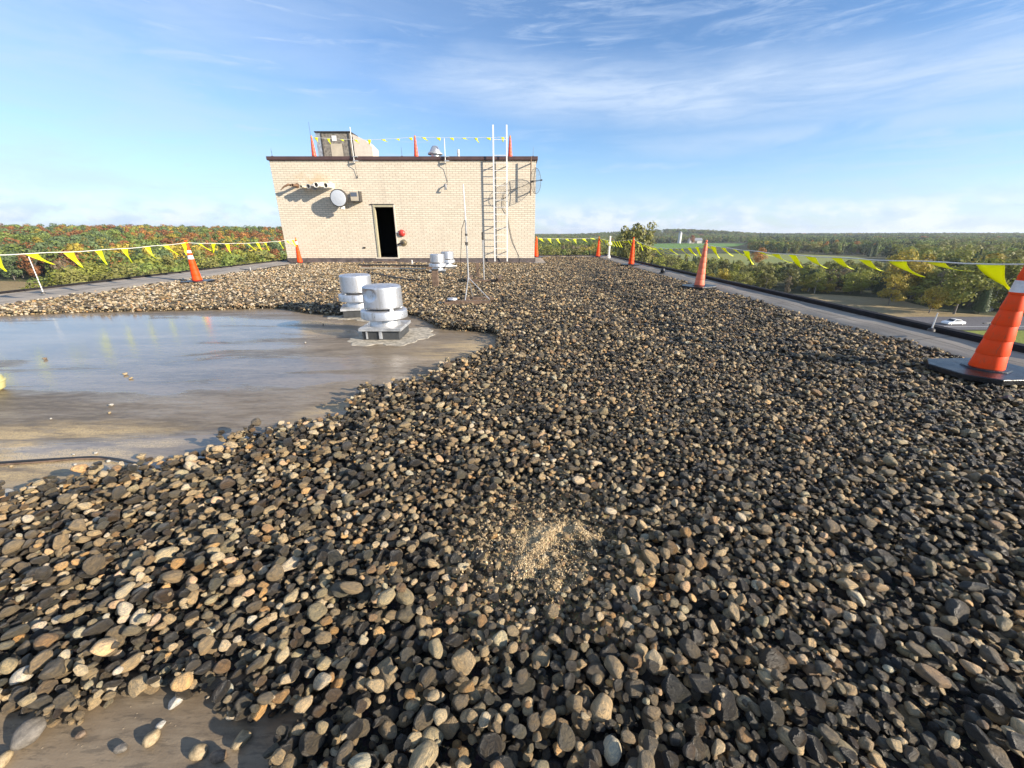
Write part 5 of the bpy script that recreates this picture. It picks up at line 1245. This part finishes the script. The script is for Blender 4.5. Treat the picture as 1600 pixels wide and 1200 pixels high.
# farm on the far field
x, y = at_d(1061, 1010); z0 = float(terr(np.array(x), np.array(y)))
t = thing('farm_silo', 'pale farm silo beyond the far green field', 'silo', (x, y, z0))
b = MB(); b.lathe([(3.6, 0), (3.6, 21), (3.7, 21), (3.7, 21.4)], 20); b.build('tower', M['silo'], t)
b = MB(); b.lathe([(3.7, 21.4), (3.0, 23.2), (1.6, 24.5), (0, 25)], 20); b.build('dome', M['roofing'], t)
x, y = at_d(1085, 1030); z0 = float(terr(np.array(x), np.array(y)))
t = thing('farm_barn', 'pale farm barn right of the silo', 'barn', (x, y, z0))
b = MB(); b.add([(-14, -6, 0), (14, -6, 0), (14, 6, 0), (-14, 6, 0), (-14, -6, 7), (14, -6, 7), (14, 6, 7), (-14, 6, 7), (-14, 0, 11), (14, 0, 11)], [(0, 1, 5, 4), (2, 3, 7, 6), (1, 2, 6, 9, 5), (3, 0, 4, 8, 7)]); b.build('wall', M['barn'], t, 0)
b = MB(); b.add([(-15, -7, 6.6), (15, -7, 6.6), (15, 0, 11.4), (-15, 0, 11.4), (15, 7, 6.6), (-15, 7, 6.6)], [(0, 1, 2, 3), (3, 2, 4, 5)]); b.build('roof', M['roofing'], t, 0)
b = MB(); b.box(-3, 3, -6.15, -6.02, 0, 5); b.build('door', M['dark_metal'], t, 0)

# white car on the road
p = G(1488, 508, GZ)
t = thing('car', 'white car on the grey road beyond the lawn', 'car', (p[0], p[1], GZ + 0.06), None, R(183)); t.name = 'car'
side = [(-2.3, 0.35), (-2.32, 0.75), (-2.1, 0.95), (-1.55, 1.02), (-0.9, 1.45), (0.35, 1.48), (1.15, 1.02), (2.1, 0.85), (2.32, 0.62), (2.3, 0.32)]
b = MB(); n_ = len(side); wv_ = []
for yy_, k in ((-0.88, 1), (0.88, 1)):
    wv_ += [(x_, yy_ * (0.80 if z_ > 1.1 else 1), z_) for x_, z_ in side]
b.add(wv_, [tuple(range(n_)), tuple(range(2 * n_ - 1, n_ - 1, -1))] + [(i, n_ + i, n_ + (i + 1) % n_, (i + 1) % n_) for i in range(n_)]); b.build('body', M['car_paint'], t, 30, bevel=0.05)
for s in (-1, 1):
    b = MB(); b.add([(-1.35, s * 0.885, 1.03), (0.95, s * 0.885, 1.03), (0.28, s * 0.735, 1.42), (-0.82, s * 0.735, 1.40)], [(0, 1, 2, 3)]); b.build('side_window', M['glass'], t, 0)
b = MB(); b.add([(1.17, -0.74, 1.04), (1.17, 0.74, 1.04), (0.42, 0.66, 1.46), (0.42, -0.66, 1.46)], [(0, 1, 2, 3)]); b.build('windscreen', M['glass'], t, 0)
for x_ in (-1.45, 1.42):
    for s in (-1, 1):
        b = MB(); b.lathe([(0.2, 0), (0.33, 0.02), (0.33, 0.2), (0.2, 0.22)], 20, (x_, s * 0.9 - (0.2 if s > 0 else -0.2) * (0 if s > 0 else 0) - (0.0), 0.33), (0, -s, 0)); w_ = b.build('wheel', M['tyre'], t)
        b = MB(); b.lathe([(0.2, 0), (0.17, 0.01), (0, 0.02)], 16, (x_, s * 0.905, 0.33), (0, s, 0)); b.build('rim', M['galv'], w_)
# street lamp on the lawn
p = G(1530, 546, GZ); q = W(1540, 505, p[1])
t = thing('street_lamp', 'dark street lamp with a short arm on the lawn behind the nearest cone', 'street lamp', p)
hh = q[2] - GZ
b = MB(); b.tube([(0, 0, 0), (0, 0, hh)], [0.11, 0.07], 8); b.build('pole', M['dark_metal'], t)
b = MB(); b.tube([(-0.9, 0, hh + 0.02), (1.2, 0, hh + 0.05)], 0.06, 6); b.build('arm', M['dark_metal'], t)
b = MB(); b.box(0.9, 1.7, -0.15, 0.15, hh - 0.08, hh + 0.08); b.build('lamp_head', M['dark_metal'], t, 0)
b = MB(); b.box(-1.4, -0.8, -0.15, 0.15, hh - 0.09, hh + 0.06); b.build('lamp_head', M['dark_metal'], t, 0)

# ------------------------------------------------------------------ thin haze over the country
b = MB(); b.box(-9400, 9400, -9400, 9400, -22.5, 60)
hm = bpy.data.materials.new('thin_haze'); hm.use_nodes = True; t = NT(hm.node_tree)
pv = t.n('ShaderNodeVolumePrincipled', {'Color': (0.80, 0.88, 1.0, 1), 'Density': 0.00011, 'Anisotropy': 0.2})
t.n('ShaderNodeOutputMaterial', {'Volume': pv.outputs[0]})
tag(b.build('haze', hm, smooth=0), 'thin pale haze over the distant woods', 'haze', kind='stuff')
